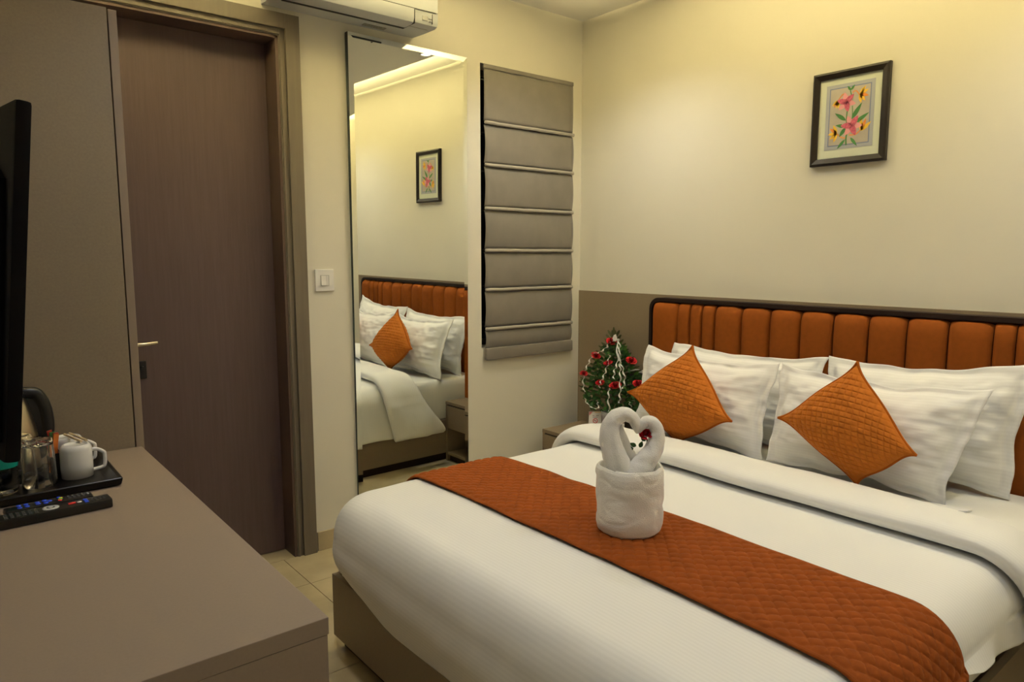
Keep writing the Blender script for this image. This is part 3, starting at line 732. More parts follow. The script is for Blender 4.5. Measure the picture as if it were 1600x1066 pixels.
def cushion(Q, thick, label, seed):
    """Q: top, right, bottom, left corners"""
    T_, R_, B_, L_ = [Vector(q) for q in Q]
    N = ((R_-L_).cross(T_-B_)).normalized()
    if N.x > 0: N = -N
    root = empty('throw_cushion', B_); tag(root, label, 'cushion', 'orange quilted cushions')
    nn = 172
    def pt(sign, i, j, extra=0.0):
        u = -1+2*i/(nn-1); v = -1+2*j/(nn-1)       # u: L->T side ... square coordinates
        cc = .115
        uu = u*(1-cc*(1-v*v)*(.42+1.7*v*v)*abs(u)**2); vv = v*(1-cc*(1-u*u)*(.42+1.7*u*u)*abs(v)**2)
        a, b2 = (uu+1)/2, (vv+1)/2
        p = (L_*(1-a)+B_*a)*(1-b2)+(T_*(1-a)+R_*a)*b2
        t = ((1-abs(u)**2.0)*(1-abs(v)**2.0))**.62 if abs(u) < 1 and abs(v) < 1 else 0
        # cell rows run level and plumb, i.e. along the cushion's diagonals
        su, sv = u*.17, v*.17
        q_ = quilt(su, sv, .0290, .0046) if t > 0 else 0
        w = .006*ns(seed+u*2.5, v*2.5, sign)+.003*ns(seed+u*7, v*7, sign)
        d = sign*(thick*.5*t+q_*min(1, t*4)-.0016+w*min(1, t*2)+extra)
        return p+N*d, (u, v)
    V = []; F = []; U = []
    for sign in (1, -1):
        b0 = len(V)
        for j in range(nn):
            for i in range(nn):
                p, uv = pt(sign, i, j); V.append(tuple(p-B_)); U.append(uv)
        for j in range(nn-1):
            for i in range(nn-1):
                a = b0+j*nn+i; q_ = (a, a+1, a+nn+1, a+nn); F.append(q_ if sign > 0 else q_[::-1])
    link_mesh('cushion_cover', V, F, M['cushion'], root, True, U)
    e = [(i, 0) for i in range(0, nn, 3)]+[(nn-1, j) for j in range(0, nn, 3)]+[(i, nn-1) for i in range(nn-1, -1, -3)]+[(0, j) for j in range(nn-1, -1, -3)]
    pts = [(pt(1, i, j)[0]+pt(-1, i, j)[0])/2-B_ for i, j in e]; pts.append(pts[0])
    MB().tube(pts, .0042, 8).build('piping', M['piping'], root, True)
    return root
cushion([(-.475, -1.103, .905), (-.548, -1.335, .658), (-.545, -1.093, .520), (-.545, -.838, .690)], .150, 'left orange quilted cushion, standing on one corner near the flower arrangement', 1.3)
cushion([(-.490, -1.742, .918), (-.545, -1.952, .670), (-.575, -1.800, .548), (-.540, -1.508, .702)], .155, 'right orange quilted cushion, standing on one corner in front of the right pillows', 8.3)

# ================================================================== TOWEL SWANS
TC = Vector((-1.365, -1.572, .535))
tw = empty('towel_roll', TC); tag(tw, 'white towel rolled into a drum, standing on the rust bed runner', 'towel')
def drum(i, j):
    prof_ = [(0, 0), (.050, 0), (.074, .002), (.083, .010), (.0865, .025), (.0875, .05), (.087, .08), (.0865, .11), (.088, .14), (.089, .158), (.087, .171), (.082, .178), (.077, .176), (.0745, .168), (.073, .150)]
    k = j*(len(prof_)-1)/80; a0 = int(k); a0 = min(a0, len(prof_)-2); f_ = k-a0
    r = prof_[a0][0]*(1-f_)+prof_[a0+1][0]*f_; z = prof_[a0][1]*(1-f_)+prof_[a0+1][1]*f_
    th = 2*pi*i/150
    if r > .04 and a0 < 12:
        wv = .0035*sin(z*70+2.2*sin(th*1.0+.4)+3*ns(cos(th)*2, sin(th)*2, z*4))*(sst(.01, .05, z)-.6*sst(.13, .17, z))
        r += wv*.4+.004*ns(cos(th)*1.5+4, sin(th)*1.5, z*10)-.0022*max(0, 1-abs(ns(cos(th)*.9+2, sin(th)*.9, z*26))*6)
    if z > .1: z += .004*ns(cos(th)*2, sin(th)*2, 6)
    return (r*cos(th), r*sin(th), z), (th*.08, z)
grid_mesh('towel_drum', drum, 150, 81, M['towel'], tw, True)
# coiled inner layers seen in the mouth of the roll
pts = []
for k in range(140):
    a = -.4+k*.10; r = .070-.0038*k*.10; pts.append((r*cos(a), r*sin(a), .166-.0009*k*.1))
mbx = MB(); n0 = len(pts)
Vv = [(x, y, z+.004) for x, y, z in pts]+[(x*.93, y*.93, z+.007) for x, y, z in pts]+[(x*.90, y*.90, z-.006) for x, y, z in pts]+[(x, y, z-.02) for x, y, z in pts]
Ff = []
for i in range(n0-1):
    for k in range(3): Ff.append((k*n0+i, k*n0+i+1, (k+1)*n0+i+1, (k+1)*n0+i))
link_mesh('coiled_layers', Vv, Ff, M['towel'], tw, True)
MB().lathe([(0, .150), (.074, .150), (.074, .146), (0, .146)], 40).build('roll_core', M['towel'], tw, True)
E_ = _r.copy(); Fd = Vector((-_d.x, -_d.y, 0)).normalized()    # the heart faces the desk end of the room
def hp(px, py, dep=0.0):
    return E_*((px-983)*.0017)+Fd*dep+Vector((0, 0, .160+(737-py)*.00172))
def neck(name, label, path, deps, radii, extra=None, ex_r=None):
    root = empty(name, TC+Vector((0, 0, .15))); tag(root, label, 'towel', 'hand towels folded as swan necks')
    def sweep(P_, D_, R_, seed):
        Q_ = spline([(p[0], p[1], d, r) for p, d, r in zip(P_, D_, R_)], 10)
        pts_ = [hp(x, y, d)-Vector((0, 0, .15)) for x, y, d, r in Q_]; rr = [r*.0017 for *_, r in Q_]
        mb_ = MB().tube(pts_, rr, 22)
        for vi, v in enumerate(mb_.v):
            c_ = pts_[min(vi//22, len(pts_)-1)]; dv = v-c_; k_ = (vi % 22)/22*2*pi
            # a lengthwise roll seam and soft creases
            g = 1+.07*cos(k_*2+seed+(vi//22)*.05)-.16*math.exp(-((k_-3.5-.02*(vi//22))/.28)**2)+.10*ns(vi//22*.22, cos(k_)*1.5, sin(k_)*1.5+seed)
            mb_.v[vi] = c_+dv*g
        return mb_
    m1 = sweep(path, deps, radii, 1.0); o_ = m1.build('neck', M['towel'], root, True)
    if extra: sweep(extra[0], extra[1], ex_r, 2.0).build('folded_wing', M['towel'], root, True)
    return root
neck('towel_swan', 'left folded towel swan neck, mirrored half of the heart, rising from the drum',
     [(974, 752), (964, 728), (954, 700), (950, 676), (957, 658), (972, 650), (985, 656), (991, 668), (993, 679)],
     [.012, .012, .008, .004, 0, 0, 0, 0, 0], [17, 18, 16, 14, 12.5, 11.5, 10, 8, 3],
     ([(986, 750), (985, 728), (977, 705), (969, 685), (965, 668)], [-.012, -.014, -.016, -.016, -.012]), [12, 12, 10, 9, 6])
neck('towel_swan', 'right folded towel swan neck with the red rose tucked inside its curve',
     [(975, 752), (990, 736), (1006, 718), (1019, 698), (1023, 679), (1017, 665), (1006, 661), (998, 669), (995, 678)],
     [.020, .022, .016, .006, 0, 0, 0, 0, 0], [15, 17, 16, 14, 12, 10.5, 9, 7, 3])

# ---------------------------------------------------------------- roses
def rose_bloom(root, c, r, ax=Vector((0, 0, 1)), name='bloom', seed=0, m=None):
    rnd = random.Random(seed); mb_ = MB(); ax = ax.normalized(); rot = ax.to_track_quat('Z', 'Y').to_matrix()
    n_ = 0
    for ring, (cnt, rr, h0, tilt) in enumerate(((3, .25, .62, .1), (4, .50, .58, .25), (5, .78, .42, .55), (5, 1.0, .25, .85))):
        for k in range(cnt):
            a0 = 2*pi*k/cnt+ring*.7+rnd.uniform(-.2, .2); span = 2*pi/cnt*.85
            V_ = []; F_ = []
            for j in range(5):
                for i in range(7):
                    u = (i/6-.5)*span; t = j/4
                    rad = rr*(.25+.75*t**.7)*(1+tilt*.25*t*t); z = -.45+t*(h0+.45)*(1-.18*(abs(i/6-.5)*2)**2)-tilt*.25*max(0, t-.7)*2
                    ang = a0+u
                    p = Vector((rad*cos(ang), rad*sin(ang), z))*r; V_.append(c+rot @ p)
            for j in range(4):
                for i in range(6): a = j*7+i; F_.append((a, a+1, a+8, a+7))
            mb_.add(V_, F_, 0 if ring != 1 else 1)
    mb_.lathe([(0, -.5), (.22, -.3), (.26, .1), (.16, .55), (0, .6)], 10, M4=Matrix.Translation(c) @ rot.to_4x4() @ Matrix.Scale(r, 4), mi=1)
    return link_mesh(name, mb_.v, mb_.f, None, root, True, None, [m or M['rose'], M['rose_dark']], mb_.m)
def leaf(mb_, c, d, n, L, W, mi=0, fold=.15):
    d = d.normalized(); sd = d.cross(n).normalized(); up = sd.cross(d).normalized()
    V_ = []; F_ = []
    K = 6
    for k in range(K+1):
        t = k/K; w_ = W*sin(pi*t**.8)*.5; o_ = c+d*(t*L)+up*(-.25*L*t*t)
        V_ += [o_+sd*w_+up*w_*fold, o_, o_-sd*w_+up*w_*fold]
    for k in range(K):
        a = 3*k; F_ += [(a, a+1, a+4, a+3), (a+1, a+2, a+5, a+4)]
    mb_.add(V_, F_, mi)
rz = empty('rose', TC+Vector((0, 0, .16))); tag(rz, 'single red rose held inside the right towel swan neck', 'rose')
pc = hp(1005, 680, .006)-Vector((0, 0, .16)); rose_bloom(rz, pc, .0145, Vector((-.25, -.1, 1))+Fd*.6, seed=4)
s_ = MB().tube(spline([tuple(pc+Vector((0, 0, -.006))), tuple(hp(1008, 694, .002)-Vector((0, 0, .16))), tuple(hp(1004, 706, -.008)-Vector((0, 0, .16))), tuple(hp(998, 722, -.014)-Vector((0, 0, .16)))], 5), .0018, 8)
s_.build('stem', M['leaf'], rz)
lf = MB()
for (px, py, a) in ((992, 700, 2.6), (997, 702, 1.2), (988, 703, 3.4), (1009, 690, .4), (1006, 692, 2.2)):
    leaf(lf, hp(px, py, -.004)-Vector((0, 0, .16)), E_*cos(a)+Vector((0, 0, sin(a)*.8)), Fd, .018, .012)
lf.build('leaves', M['leaf'], rz)

# ================================================================== NIGHTSTANDS
def nightstand(yb0, yb1, label):
    w_ = yb1-yb0
    root = empty('nightstand', (-.19, (yb0+yb1)/2, 0)); tag(root, label, 'nightstand', 'greige nightstands beside the bed')
    X0, X1 = -.375, -.088; zt = .37
    o = box('top_panel', X0-.002, X1, yb0, yb1, zt-.018, zt, M['base'], None, .0012); to_local(o, root)
    for y0, y1 in ((yb0, yb0+.016), (yb1-.016, yb1)): o = box('side_panel', X0, X1, y0, y1, .0005, zt-.0185, M['base'], None, .0008); to_local(o, root)
    o = box('bottom_shelf', X0+.002, X1, yb0+.0165, yb1-.0165, .04, .056, M['base']); to_local(o, root)
    o = box('plinth', X0+.02, X0+.035, yb0+.0165, yb1-.0165, .0005, .0395, M['espresso']); to_local(o, root)
    o = box('back_panel', X1-.010, X1-.002, yb0+.0165, yb1-.0165, .0565, zt-.019, M['base']); to_local(o, root)
    dw = box('drawer', X0-.001, X0+.016, yb0+.018, yb1-.018, .205, zt-.026, M['base'], None, .001); to_local(dw, root)
    o = box('drawer_box', X0+.017, X1-.02, yb0+.022, yb1-.022, .210, zt-.04, M['base']); to_local(o, root)
    gp = box('finger_groove', X0+.006, X0+.02, yb0+.017, yb1-.017, zt-.0255, zt-.0188, M['dark']); to_local(gp, root)
nightstand(-.735, -.12, 'greige nightstand in the corner, carrying the flower arrangement')
nightstand(-3.00, -2.385, 'greige nightstand at the right edge, beyond the hanging duvet')

# ---------------------------------------------------------------- socket plate on the wainscot beside the bed
sk = empty('socket_plate', (-.009, -.47, .52)); tag(sk, 'dark switch and socket plate with pale rim on the wall behind the flowers', 'socket')
o = box('socket_frame', -.018, -.0085, -.535, -.372, .515, .680, M['plastic'], None, .004); to_local(o, sk)
for k in range(2):
    o = box('socket_module', -.0205, -.018, -.526, -.381, .528+.074*k, .592+.074*k, M['socket'], None, .002); to_local(o, sk)

# ================================================================== FLOWER ARRANGEMENT
FB = Vector((-.098, -.348, .3705)); fa = empty('flower_arrangement', FB)
tag(fa, 'tree-shaped arrangement of red roses, palm leaf and white ribbon on the corner nightstand', 'flowers')
fe = Vector((.35, -.937, 0)).normalized()*1.10; fn = Vector((-.70, -.714, 0)).normalized()   # across and forward
def fpn(a, z, d=0.0): return fe*a+fn*d+Vector((0, 0, z))
# basket
mbk = MB().lathe([(0, .001), (.045, .001), (.050, .006), (.056, .06), (.060, .092), (.056, .092), (.050, .08), (0, .078)], 28)
for i, v in enumerate(mbk.v):
    a = atan2(v.y, v.x); mbk.v[i] = v*1.0+Vector((v.x, v.y, 0))*(.04*sin(a*14))
mbk.build('foil_basket', M['foil'], fa, True)
def halfw(z):   # silhouette half width of the fan by height
    return max(.0, .150*sst(.515, .19, z)**.75) if z > .19 else .150*(.72+.28*sst(.08, .19, z))
# palm blade backing: spine plus slanted leaflets down each side
MB().tube([fpn(0, .09, -.035), fpn(0, .30, -.035), fpn(0, .50, -.03)], [.004, .003, .001], 8).build('palm_spine', M['palm'], fa)
def leaflet(p0, p1, w_):
    d = (p1-p0); L = d.length; mb_ = MB(); d = d.normalized(); sd = d.cross(fn).normalized()
    V_ = [p0-sd*w_*.4, p0+sd*w_*.4, p0+d*L*.8+sd*w_*.5, p0+d*L+sd*w_*.15, p0+d*L-sd*w_*.25, p0+d*L*.8-sd*w_*.5]
    V2 = [v+fn*.0012 for v in V_]; n_ = 6
    mb_.add(V_+V2, [(5, 4, 3, 2, 1, 0), (6, 7, 8, 9, 10, 11)]+[(i, (i+1) % n_, n_+(i+1) % n_, n_+i) for i in range(n_)])
    return mb_.build('palm_leaflet', M['palm'], fa)
rnd = random.Random(3)
for sgn in (-1, 1):
    for k in range(15):
        z = .19+.30*k/14; hw = halfw(z+.012)+.026
        leaflet(fpn(0, z-.035, -.033), fpn(sgn*hw, z+.012+rnd.uniform(-.004, .004), -.035-.002*(k % 2)), .0125)
for a in (-.008, .0, .008): leaflet(fpn(a*.5, .45, -.032), fpn(a, .520-abs(a)*2, -.034), .011)
leaflet(fpn(-.03, .155, .0), fpn(-.165, .185, .012), .016)
# foliage
fol = MB()
for k in range(520):
    z = rnd.uniform(.085, .44); hw = halfw(z)*.98; a = rnd.uniform(-1, 1)*hw
    dep = rnd.uniform(-.02, .035)*(1-z*1.2)
    c_ = fpn(a, z, dep); di = fe*(a/(hw+.01)*.8+rnd.uniform(-.6, .6))+Vector((0, 0, rnd.uniform(-.5, .8)))+fn*rnd.uniform(.1, .8)
    leaf(fol, c_, di, fn, rnd.uniform(.018, .032), rnd.uniform(.012, .020), 0 if rnd.random() < .78 else 1)
o = fol.build('foliage', None, fa, mats=[M['leaf'], M['leaf2']]); o['kind'] = 'stuff'
RS = [(-.010, .452, .028), (-.090, .378, .024), (-.030, .345, .022), (.082, .366, .026), (-.150, .280, .020), (-.067, .240, .022), (.008, .234, .028), (.118, .252, .027)]
# positions measured from the photograph relative to the basket centre
for k, (a, z, r) in enumerate(RS):
    rose_bloom(fa, fpn(a, z, .045-.03*(z > .4)), r*.92, Vector((0, 0, .9))+fn*.45+fe*rnd.uniform(-.3, .3), 'rose_bloom', seed=k+10)
# curled white ribbons
def curl(name, P_, w_=.005):
    Q_ = spline(P_, 14); V_ = []; F_ = []
    for i, (a, z, d) in enumerate(Q_):
        ph = i*.62; cx = a+.004*sin(ph); cd = d+.006*cos(ph)
        V_ += [tuple(fpn(cx-.5*w_*abs(cos(ph*.5))-.0015, z+.002*sin(ph), cd)), tuple(fpn(cx+.5*w_*abs(cos(ph*.5))+.0015, z-.002*sin(ph), cd+.003*sin(ph)))]
    for i in range(len(Q_)-1): F_.append((2*i, 2*i+1, 2*i+3, 2*i+2))
    o_ = link_mesh(name, V_, F_, M['ribbon'], fa, True); so_ = o_.modifiers.new('t', 'SOLIDIFY'); so_.thickness = .0006
curl('ribbon', [(.018, .470, .025), (.026, .43, .04), (.024, .37, .05), (.040, .33, .055), (.052, .27, .06), (.044, .225, .06)])
curl('ribbon', [(.016, .468, .022), (.022, .40, .045), (.028, .34, .05), (.030, .28, .058), (.030, .20, .062), (.028, .15, .06)])
curl('ribbon', [(.012, .466, .02), (.016, .36, .05), (.002, .31, .055), (-.002, .27, .06)])
curl('ribbon', [(-.022, .45, .02), (-.040, .42, .035), (-.075, .395, .045), (-.10, .39, .045)])
curl('ribbon', [(-.022, .385, .04), (-.034, .33, .05), (-.050, .28, .06), (-.068, .24, .06), (-.072, .215, .06)])
curl('ribbon', [(-.110, .37, .03), (-.128, .33, .03), (-.148, .28, .03), (-.152, .22, .03), (-.145, .18, .03)])
curl('ribbon', [(-.022, .22, .06), (-.026, .17, .065), (-.020, .10, .062)])
curl('ribbon', [(-.145, .15, .03), (-.12, .115, .04), (-.08, .105, .05), (-.078, .14, .05)])
curl('ribbon', [(.075, .16, .04), (.085, .13, .03), (.06, .10, .04)])
bow = MB().prism([(-.014, .452), (-.003, .484), (.008, .490), (.014, .470), (.010, .455)], .018, .022, 'xz')
bow.v = [fpn(v.x, v.z, v.y) for v in bow.v]; bow.build('ribbon_bow', M['ribbon'], fa)

# ---------------------------------------------------------------- small cards
def card(loc, w_, h_, rz_, label, big=True):
    root = empty('tent_card', loc, rz_); tag(root, label, 'card')
    mb_ = MB().prism([(-.018, 0), (-.0168, 0), (.0008, h_-.002), (.0168, 0), (.018, 0), (.001, h_), (-.001, h_)], -w_/2, w_/2, 'yz')
    # front leaf faces -y in local space
    mb_.build('folded_card', M['card'], root)
    def on_front(x, z, out=.0007): return Vector((x, -.018+.017*z/h_-out, z))
    def quadp(x0, x1, z0, z1, m, name):
        link_mesh(name, [on_front(x0, z0), on_front(x1, z0), on_front(x1, z1), on_front(x0, z1)], [(0, 1, 2, 3)], m, root)
    if big:
        link_mesh('pink_corner', [on_front(-w_/2+.001, h_-.001), on_front(-w_/2+.001, h_-.020), on_front(-w_/2+.020, h_-.001)], [(0, 1, 2)], M['card_pink'], root)
        quadp(-.002, w_/2-.002, h_-.0045, h_-.002, M['yellow'], 'gold_band')
        for (z, a, b2) in ((h_-.021, -.45, -.1), (h_-.021, .1, .6), (h_-.029, -.4, .4), (.012, -.6, .6), (.007, -.5, .5)):
            quadp(a*w_/2, b2*w_/2, z, z+.0022, M['ink'], 'printed_line')
        # no-smoking roundel
        V_ = []; F_ = []
        for k in range(28):
            a = 2*pi*k/28
            for r in (.0095, .0125): V_.append(on_front(r*cos(a), .034+r*1.0*sin(a), .001))
        for k in range(28): F_.append((2*k, 2*k+1, (2*k+3) % 56, (2*k+2) % 56))
        n_ = len(V_); V_ += [on_front(-.0076, .0405, .001), on_front(-.0062, .0419, .001), on_front(.0076, .0275, .001), on_front(.0062, .0261, .001)]; F_.append((n_, n_+1, n_+2, n_+3))
        link_mesh('no_smoking_sign', V_, F_, M['b_red'], root)
        quadp(-.0075, .006, .0330, .0350, M['ink'], 'cigarette_mark')
    else:
        quadp(-w_*.3, w_*.3, h_*.45, h_*.52, M['ink'], 'printed_line')
card((-.138, -.262, .3705), .064, .080, radians(-39), 'white tent card with red no-smoking symbol in front of the flower basket')
card((-.120, -.425, .3705), .034, .046, radians(-55), 'small plain white card half hidden behind the left towel swan', False)

# ================================================================== DESK AND WARDROBE
DZD = .70; DXE = -2.300; DY1 = -1.786; WYS = -.521
dk = empty('desk', (-2.57, -1.15, 0)); tag(dk, 'long greige laminate desk in the foreground under the television', 'desk')
o = box('desk_top', XL+.002, DXE, DY1, WYS-.001, DZD-.028, DZD, M['desk'], None, .0015); to_local(o, dk)
o = box('end_panel', XL+.002, DXE-.002, DY1+.001, DY1+.019, .0005, DZD-.0285, M['desk'], None, .001); to_local(o, dk)
for k in range(2):
    y0 = DY1+.020+k*.62; y1 = y0+.616
    d_ = box('drawer_front', DXE-.020, DXE-.003, y0, min(y1, WYS-.004), .42, DZD-.031, M['desk'], None, .001); to_local(d_, dk)
    d_ = box('cabinet_door', DXE-.020, DXE-.003, y0, min(y1, WYS-.004), .08, .417, M['desk'], None, .001); to_local(d_, dk)
o = box('plinth', DXE-.06, DXE-.04, DY1+.02, WYS-.004, .0005, .078, M['espresso']); to_local(o, dk)
wd = empty('wardrobe', (-2.57, -.30, 0)); tag(wd, 'tall greige wardrobe standing beside the door at the far desk end', 'wardrobe')
o = box('carcass', XL+.002, -2.3165, WYS, -.024, .0005, 1.917, M['wardrobe'], None, .001); to_local(o, wd)
o = box('wardrobe_door', -2.3130, -2.2920, WYS+.0005, -.026, .06, 1.914, M['wardrobe_edge'], None, .0012); to_local(o, wd)
o = MB().tube([(-2.292, -.09, .95), (-2.262, -.09, .955), (-2.262, -.09, 1.145), (-2.292, -.09, 1.15)], .005, 10).build('pull_handle', M['chrome'], None, True); to_local(o, wd)

# ---------------------------------------------------------------- television, seen edge on
tvr = empty('television', (-2.739, -1.043, .945), radians(9.7)); tvr.rotation_euler[1] = radians(5.6); tvr.location.x = -2.739; tag(tvr, 'black flat television seen edge-on at the left edge, on a wall bracket', 'television')
# local: length along y, screen faces +x
tl, th_ = .93, .533
o = MB().box(-.010, .012, -tl/2, tl/2, 0, th_, .006).build('screen_bezel', M['tv'], tvr, auto=True)
o = box('screen_glass', .012, .0128, -tl/2+.012, tl/2-.012, .016, th_-.012, M['screen'], tvr)
bk = MB().prism([(-.45, .03), (.45, .03), (.45, .33), (.33, .47), (.10, .50), (-.30, .49), (-.43, .42)], -.034, -.010, 'yz'); bk.v = [Vector((max(v.x, -.018), v.y, v.z)) for v in bk.v]; bk.build('back_housing', M['tv'], tvr)
o = box('wall_bracket', -.16, -.018, .02, .12, .16, .36, M['black'], tvr)

# ---------------------------------------------------------------- tray and tea things
tr = empty('serving_tray', (-2.605, -.715, DZD)); tag(tr, 'glossy black rectangular tray on the desk holding the tea things', 'tray')
TX0, TX1, TY0, TY1 = -2.795, -2.415, -.880, -.545
TRB = [(-2.795, -.548), (-2.418, -.548), (-2.418, -.885), (-2.795, -.897)]
def tray_ring(ins, z):
    cx, cy = -2.605, -.715
    return [Vector((x+(ins if x < cx else -ins), y+(ins if y < cy else -ins), z)) for x, y in TRB]
rings = [tray_ring(.010, DZD+.001), tray_ring(-.0, DZD+.003), tray_ring(-.004, DZD+.020), tray_ring(.0005, DZD+.022), tray_ring(.006, DZD+.0205), tray_ring(.022, DZD+.0065)]
V = [v for r in rings for v in r]; F = []
for k in range(len(rings)-1):
    for i in range(4): F.append((k*4+i, k*4+(i+1) % 4, (k+1)*4+(i+1) % 4, (k+1)*4+i))
F += [(0, 3, 2, 1), (20, 21, 22, 23)]
o = link_mesh('tray_body', V, F, M['tray']); bv = o.modifiers.new('b', 'BEVEL'); bv.width = .003; bv.segments = 2; bv.limit_method = 'ANGLE'; to_local(o, tr)
TZ = DZD+.007
def mug(loc, rz_, label):
    root = empty('mug', loc, rz_); tag(root, label, 'mug', 'white mugs standing upside down on the tray')
    R, h = .0350, .082
    MB().lathe([(R-.003, .0), (R, .0005), (R+.0003, .03), (R, .068), (R-.001, .074), (R-.0035, .0785), (.0290, .0812), (.0265, .0822), (.0248, .0818), (.024, .0795), (.010, .0786), (0, .0785)], 40).build('cup', M['ceramic'], root, True)
    MB().lathe([(R-.003, 0), (R-.0034, .03), (R-.004, .074), (0, .075)], 32).build('cup_inside', M['ceramic'], root, True)
    pts_ = spline([(R-.001, 0, .062), (R+.010, 0, .061), (R+.024, 0, .052), (R+.027, 0, .045), (R+.026, 0, .020), (R+.020, 0, .013), (R-.001, 0, .010)], 6)
    MB().tube(pts_, .0036, 10, flat=1.3).build('handle', M['ceramic'], root, True)
mug((-2.4915, -.757, TZ), radians(2), 'upside-down white mug at the front of the tray, wooden sticks across its base')
mug((-2.497, -.655, TZ), radians(4), 'upside-down white mug behind the front mug at the tray corner')
for k, (a, b2) in enumerate((((-2.502, -.655, TZ+.0875), (-2.478, -.752, TZ+.0850)), ((-2.490, -.650, TZ+.0875), (-2.466, -.748, TZ+.0850)))):
    o = MB().tube([a, b2], .0030, 8).build('stir_stick', M['wood']); tag(o, 'pale wooden stir stick across the mugs, the one nearer the '+('tumblers' if k == 0 else 'mug handles'), 'stirrer', 'wooden stir sticks on the mugs')
def tumbler(loc, label):
    root = empty('drinking_glass', loc); tag(root, label, 'glass', 'clear tumblers upside down on the tray')
    MB().lathe([(.034, 0), (.036, .001), (.0355, .02), (.0335, .075), (.0315, .105), (.029, .112), (.024, .114), (0, .113), (0, .100), (.026, .100), (.0285, .094), (.0325, .02), (.034, 0)], 40).build('tumbler', M['glass'], root, True)
tumbler((-2.571, -.778, TZ), 'clear tumbler upside down at the front of the tray beside the mug')
tumbler((-2.606, -.712, TZ), 'clear tumbler upside down behind the front tumbler, before the kettle')
# bottle
bt = empty('water_bottle', (-2.645, -.800, TZ)); tag(bt, 'ribbed clear water bottle with teal label under the television', 'bottle')
pr = [(0, .001), (.026, .001), (.031, .006)]
for k in range(7):
    z = .012+k*.009; pr += [(.0325, z), (.0305, z+.0045)]
pr += [(.0325, .075), (.0325, .152), (.030, .162), (.018, .182), (.0125, .188), (.0125, .196)]
MB().lathe(pr, 32).build('bottle_body', M['pet'], bt, True)
MB().lathe([(.0329, .064), (.0331, .066), (.0331, .150), (.0329, .152)], 32).build('label_band', M['teal'], bt, True)
MB().lathe([(0, .210), (.0135, .210), (.0145, .208), (.0145, .194), (.0125, .194)], 24).build('bottle_cap', M['teal'], bt, True)
# kettle
kt = empty('electric_kettle', (-2.612, -.605, TZ)); tag(kt, 'brushed steel electric kettle with black handle and lid behind the tumblers', 'kettle')
MB().lathe([(0, 0), (.066, 0), (.068, .012), (.064, .018)], 36).build('kettle_base', M['black'], kt, True)
MB().lathe([(.062, .018), (.064, .022), (.062, .06), (.056, .11), (.046, .155), (.037, .186), (.034, .190)], 40).build('kettle_body', M['steel'], kt, True)
MB().lathe([(.037, .188), (.038, .192), (.036, .200), (.024, .208), (.008, .211), (0, .211)], 32).build('kettle_lid', M['black'], kt, True)
kh = spline([(.030, 0, .196), (.046, 0, .196), (.063, 0, .189), (.076, 0, .160), (.081, 0, .12), (.079, 0, .085), (.070, 0, .062), (.058, 0, .055)], 6)
km = MB().tube([(x*cos(.05), x*sin(.05), z) for x, y, z in kh], .0125, 12, flat=1.25); km.build('kettle_handle', M['black'], kt, True)
MB().prism([(.034, .19), (.060, .190), (.078, .155), (.082, .11), (.062, .06), (.050, .11)], -.006, .006, 'xz').build('handle_grip', M['black'], kt).rotation_euler = (0, 0, .05)
# sachets in a black holder
sh = empty('sachet_holder', (-2.531, -.715, TZ)); tag(sh, 'black holder filled with coloured sachets between tumblers and mugs', 'holder')
h_ = MB(); h_.box(-.012, .010, -.022, -.020, 0, .06).box(-.012, .010, .020, .022, 0, .06).box(-.012, -.010, -.022, .022, 0, .06).box(.008, .010, -.022, .022, 0, .06).box(-.012, .010, -.022, .022, 0, .003)
h_.build('holder_box', M['black'], sh)
for k, (mm, y, tz, ang, cn) in enumerate(((M['s_orange'], -.035, .085, .18, 'orange sachet'), (M['s_red'], -.022, .088, .10, 'red sachet'), (M['s_green'], -.006, .092, -.05, 'green sachet'), (M['s_brown'], .010, .084, .15, 'brown sachet'), (M['s_red'], .028, .096, -.16, 'red sachet'))):
    o = MB().box(-.006, .006, -.0012, .0012, -.05, .042, .0008).build('sachet', mm)
    o.location = (sh.location.x-.002+.002*(k % 2), sh.location.y+y*.5, TZ+.066+(tz-.085)*.5); o.rotation_euler = (.0, ang*.9, .3)
    tag(o, cn+' standing in the black holder' if cn != 'red sachet' else ('red sachet at the front of the black holder' if k == 1 else 'red sachet with curled top at the back of the black holder'), 'sachet')
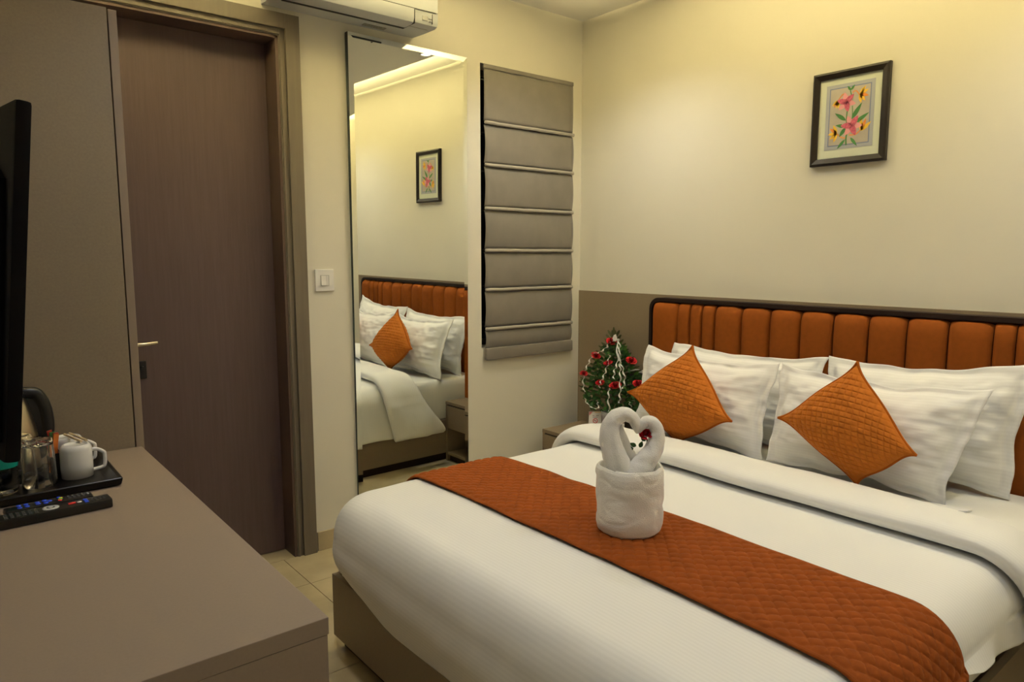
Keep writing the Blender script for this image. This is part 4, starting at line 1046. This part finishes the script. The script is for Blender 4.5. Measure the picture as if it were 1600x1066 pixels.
# ---------------------------------------------------------------- remote controls
def remote(loc, rz_, L, W, hgt, label, front):
    root = empty('remote_control', loc, rz_); tag(root, label, 'remote control', 'remote controls on the desk')
    MB().box(-L/2, L/2, -W/2, W/2, 0, hgt, .004 if front else .007).build('remote_body', M['black'], root, auto=True)
    def key(x, y, r, m, name='button', h=.0015, sx=1.0):
        MB().lathe([(r, 0), (r, h*.6), (r*.8, h), (0, h)], 14, (0, 0, 0), M4=Matrix.Translation((x, y, hgt-.0003)) @ Matrix.Diagonal((sx, 1, 1, 1))).build(name, m, root, True)
    if front:
        key(-.010, 0, .0155, M['b_silver'], 'navigation_ring', .0015); key(-.010, 0, .0085, M['b_grey'], 'ok_button', .0022); key(-.010, 0, .0055, M['b_silver'], 'ok_button', .0028)
        MB().box(.022, .036, -.006, .004, hgt-.0003, hgt+.0016, .001).build('red_button', M['b_red'], root)
        key(.043, 0, .0048, M['plastic2'], 'round_button')
        for k in range(3): MB().box(.051, .059, -.014+.0095*k, -.0065+.0095*k, hgt-.0003, hgt+.0016, .001).build('blue_button', M['b_blue'], root)
        for i in range(4):
            for j in range(3): MB().box(.0645+.0075*i, .0685+.0075*i, -.012+.009*j, -.0075+.009*j, hgt-.0003, hgt+.0012).build('button', M['b_grey'], root)
        for i in range(6):
            for j in range(4): MB().box(-.092+.0105*i, -.086+.0105*i, -.017+.009*j, -.0125+.009*j, hgt-.0003, hgt+.0012).build('button', M['b_grey'], root)
    else:
        for (x, y) in ((-.055, -.008), (-.055, .008), (-.042, -.008), (-.042, .008)): key(x, y, .0048, M['b_blue'], 'blue_button', .002)
        for k in range(5):
            a = 2*pi*k/5; key(-.012+.012*cos(a), .010*sin(a), .0050, M['b_blue'], 'blue_button', .002)
        key(.018, -.010, .0042, M['b_red'], 'red_button', .002); key(.020, -.002, .0042, M['b_green'], 'green_button', .002); key(.022, .005, .0042, M['b_yellow'], 'yellow_button', .002); key(.019, .012, .0042, M['b_blue'], 'blue_button', .002)
        for i in range(4):
            for j in range(3): key(.036+.009*i, -.009+.009*j, .0030, M['b_grey'], 'button')
        MB().box(.072, .075, -.006, .006, hgt-.0003, hgt+.001).build('silver_mark', M['b_silver'], root)
remote((-2.566, -1.022, DZD+.0005), radians(3), .205, .046, .020, 'larger black remote control with silver ring nearest the desk edge', True)
remote((-2.572, -.962, DZD+.0005), radians(4), .165, .040, .017, 'slimmer black remote control with blue keys, lying just behind the larger one', False)
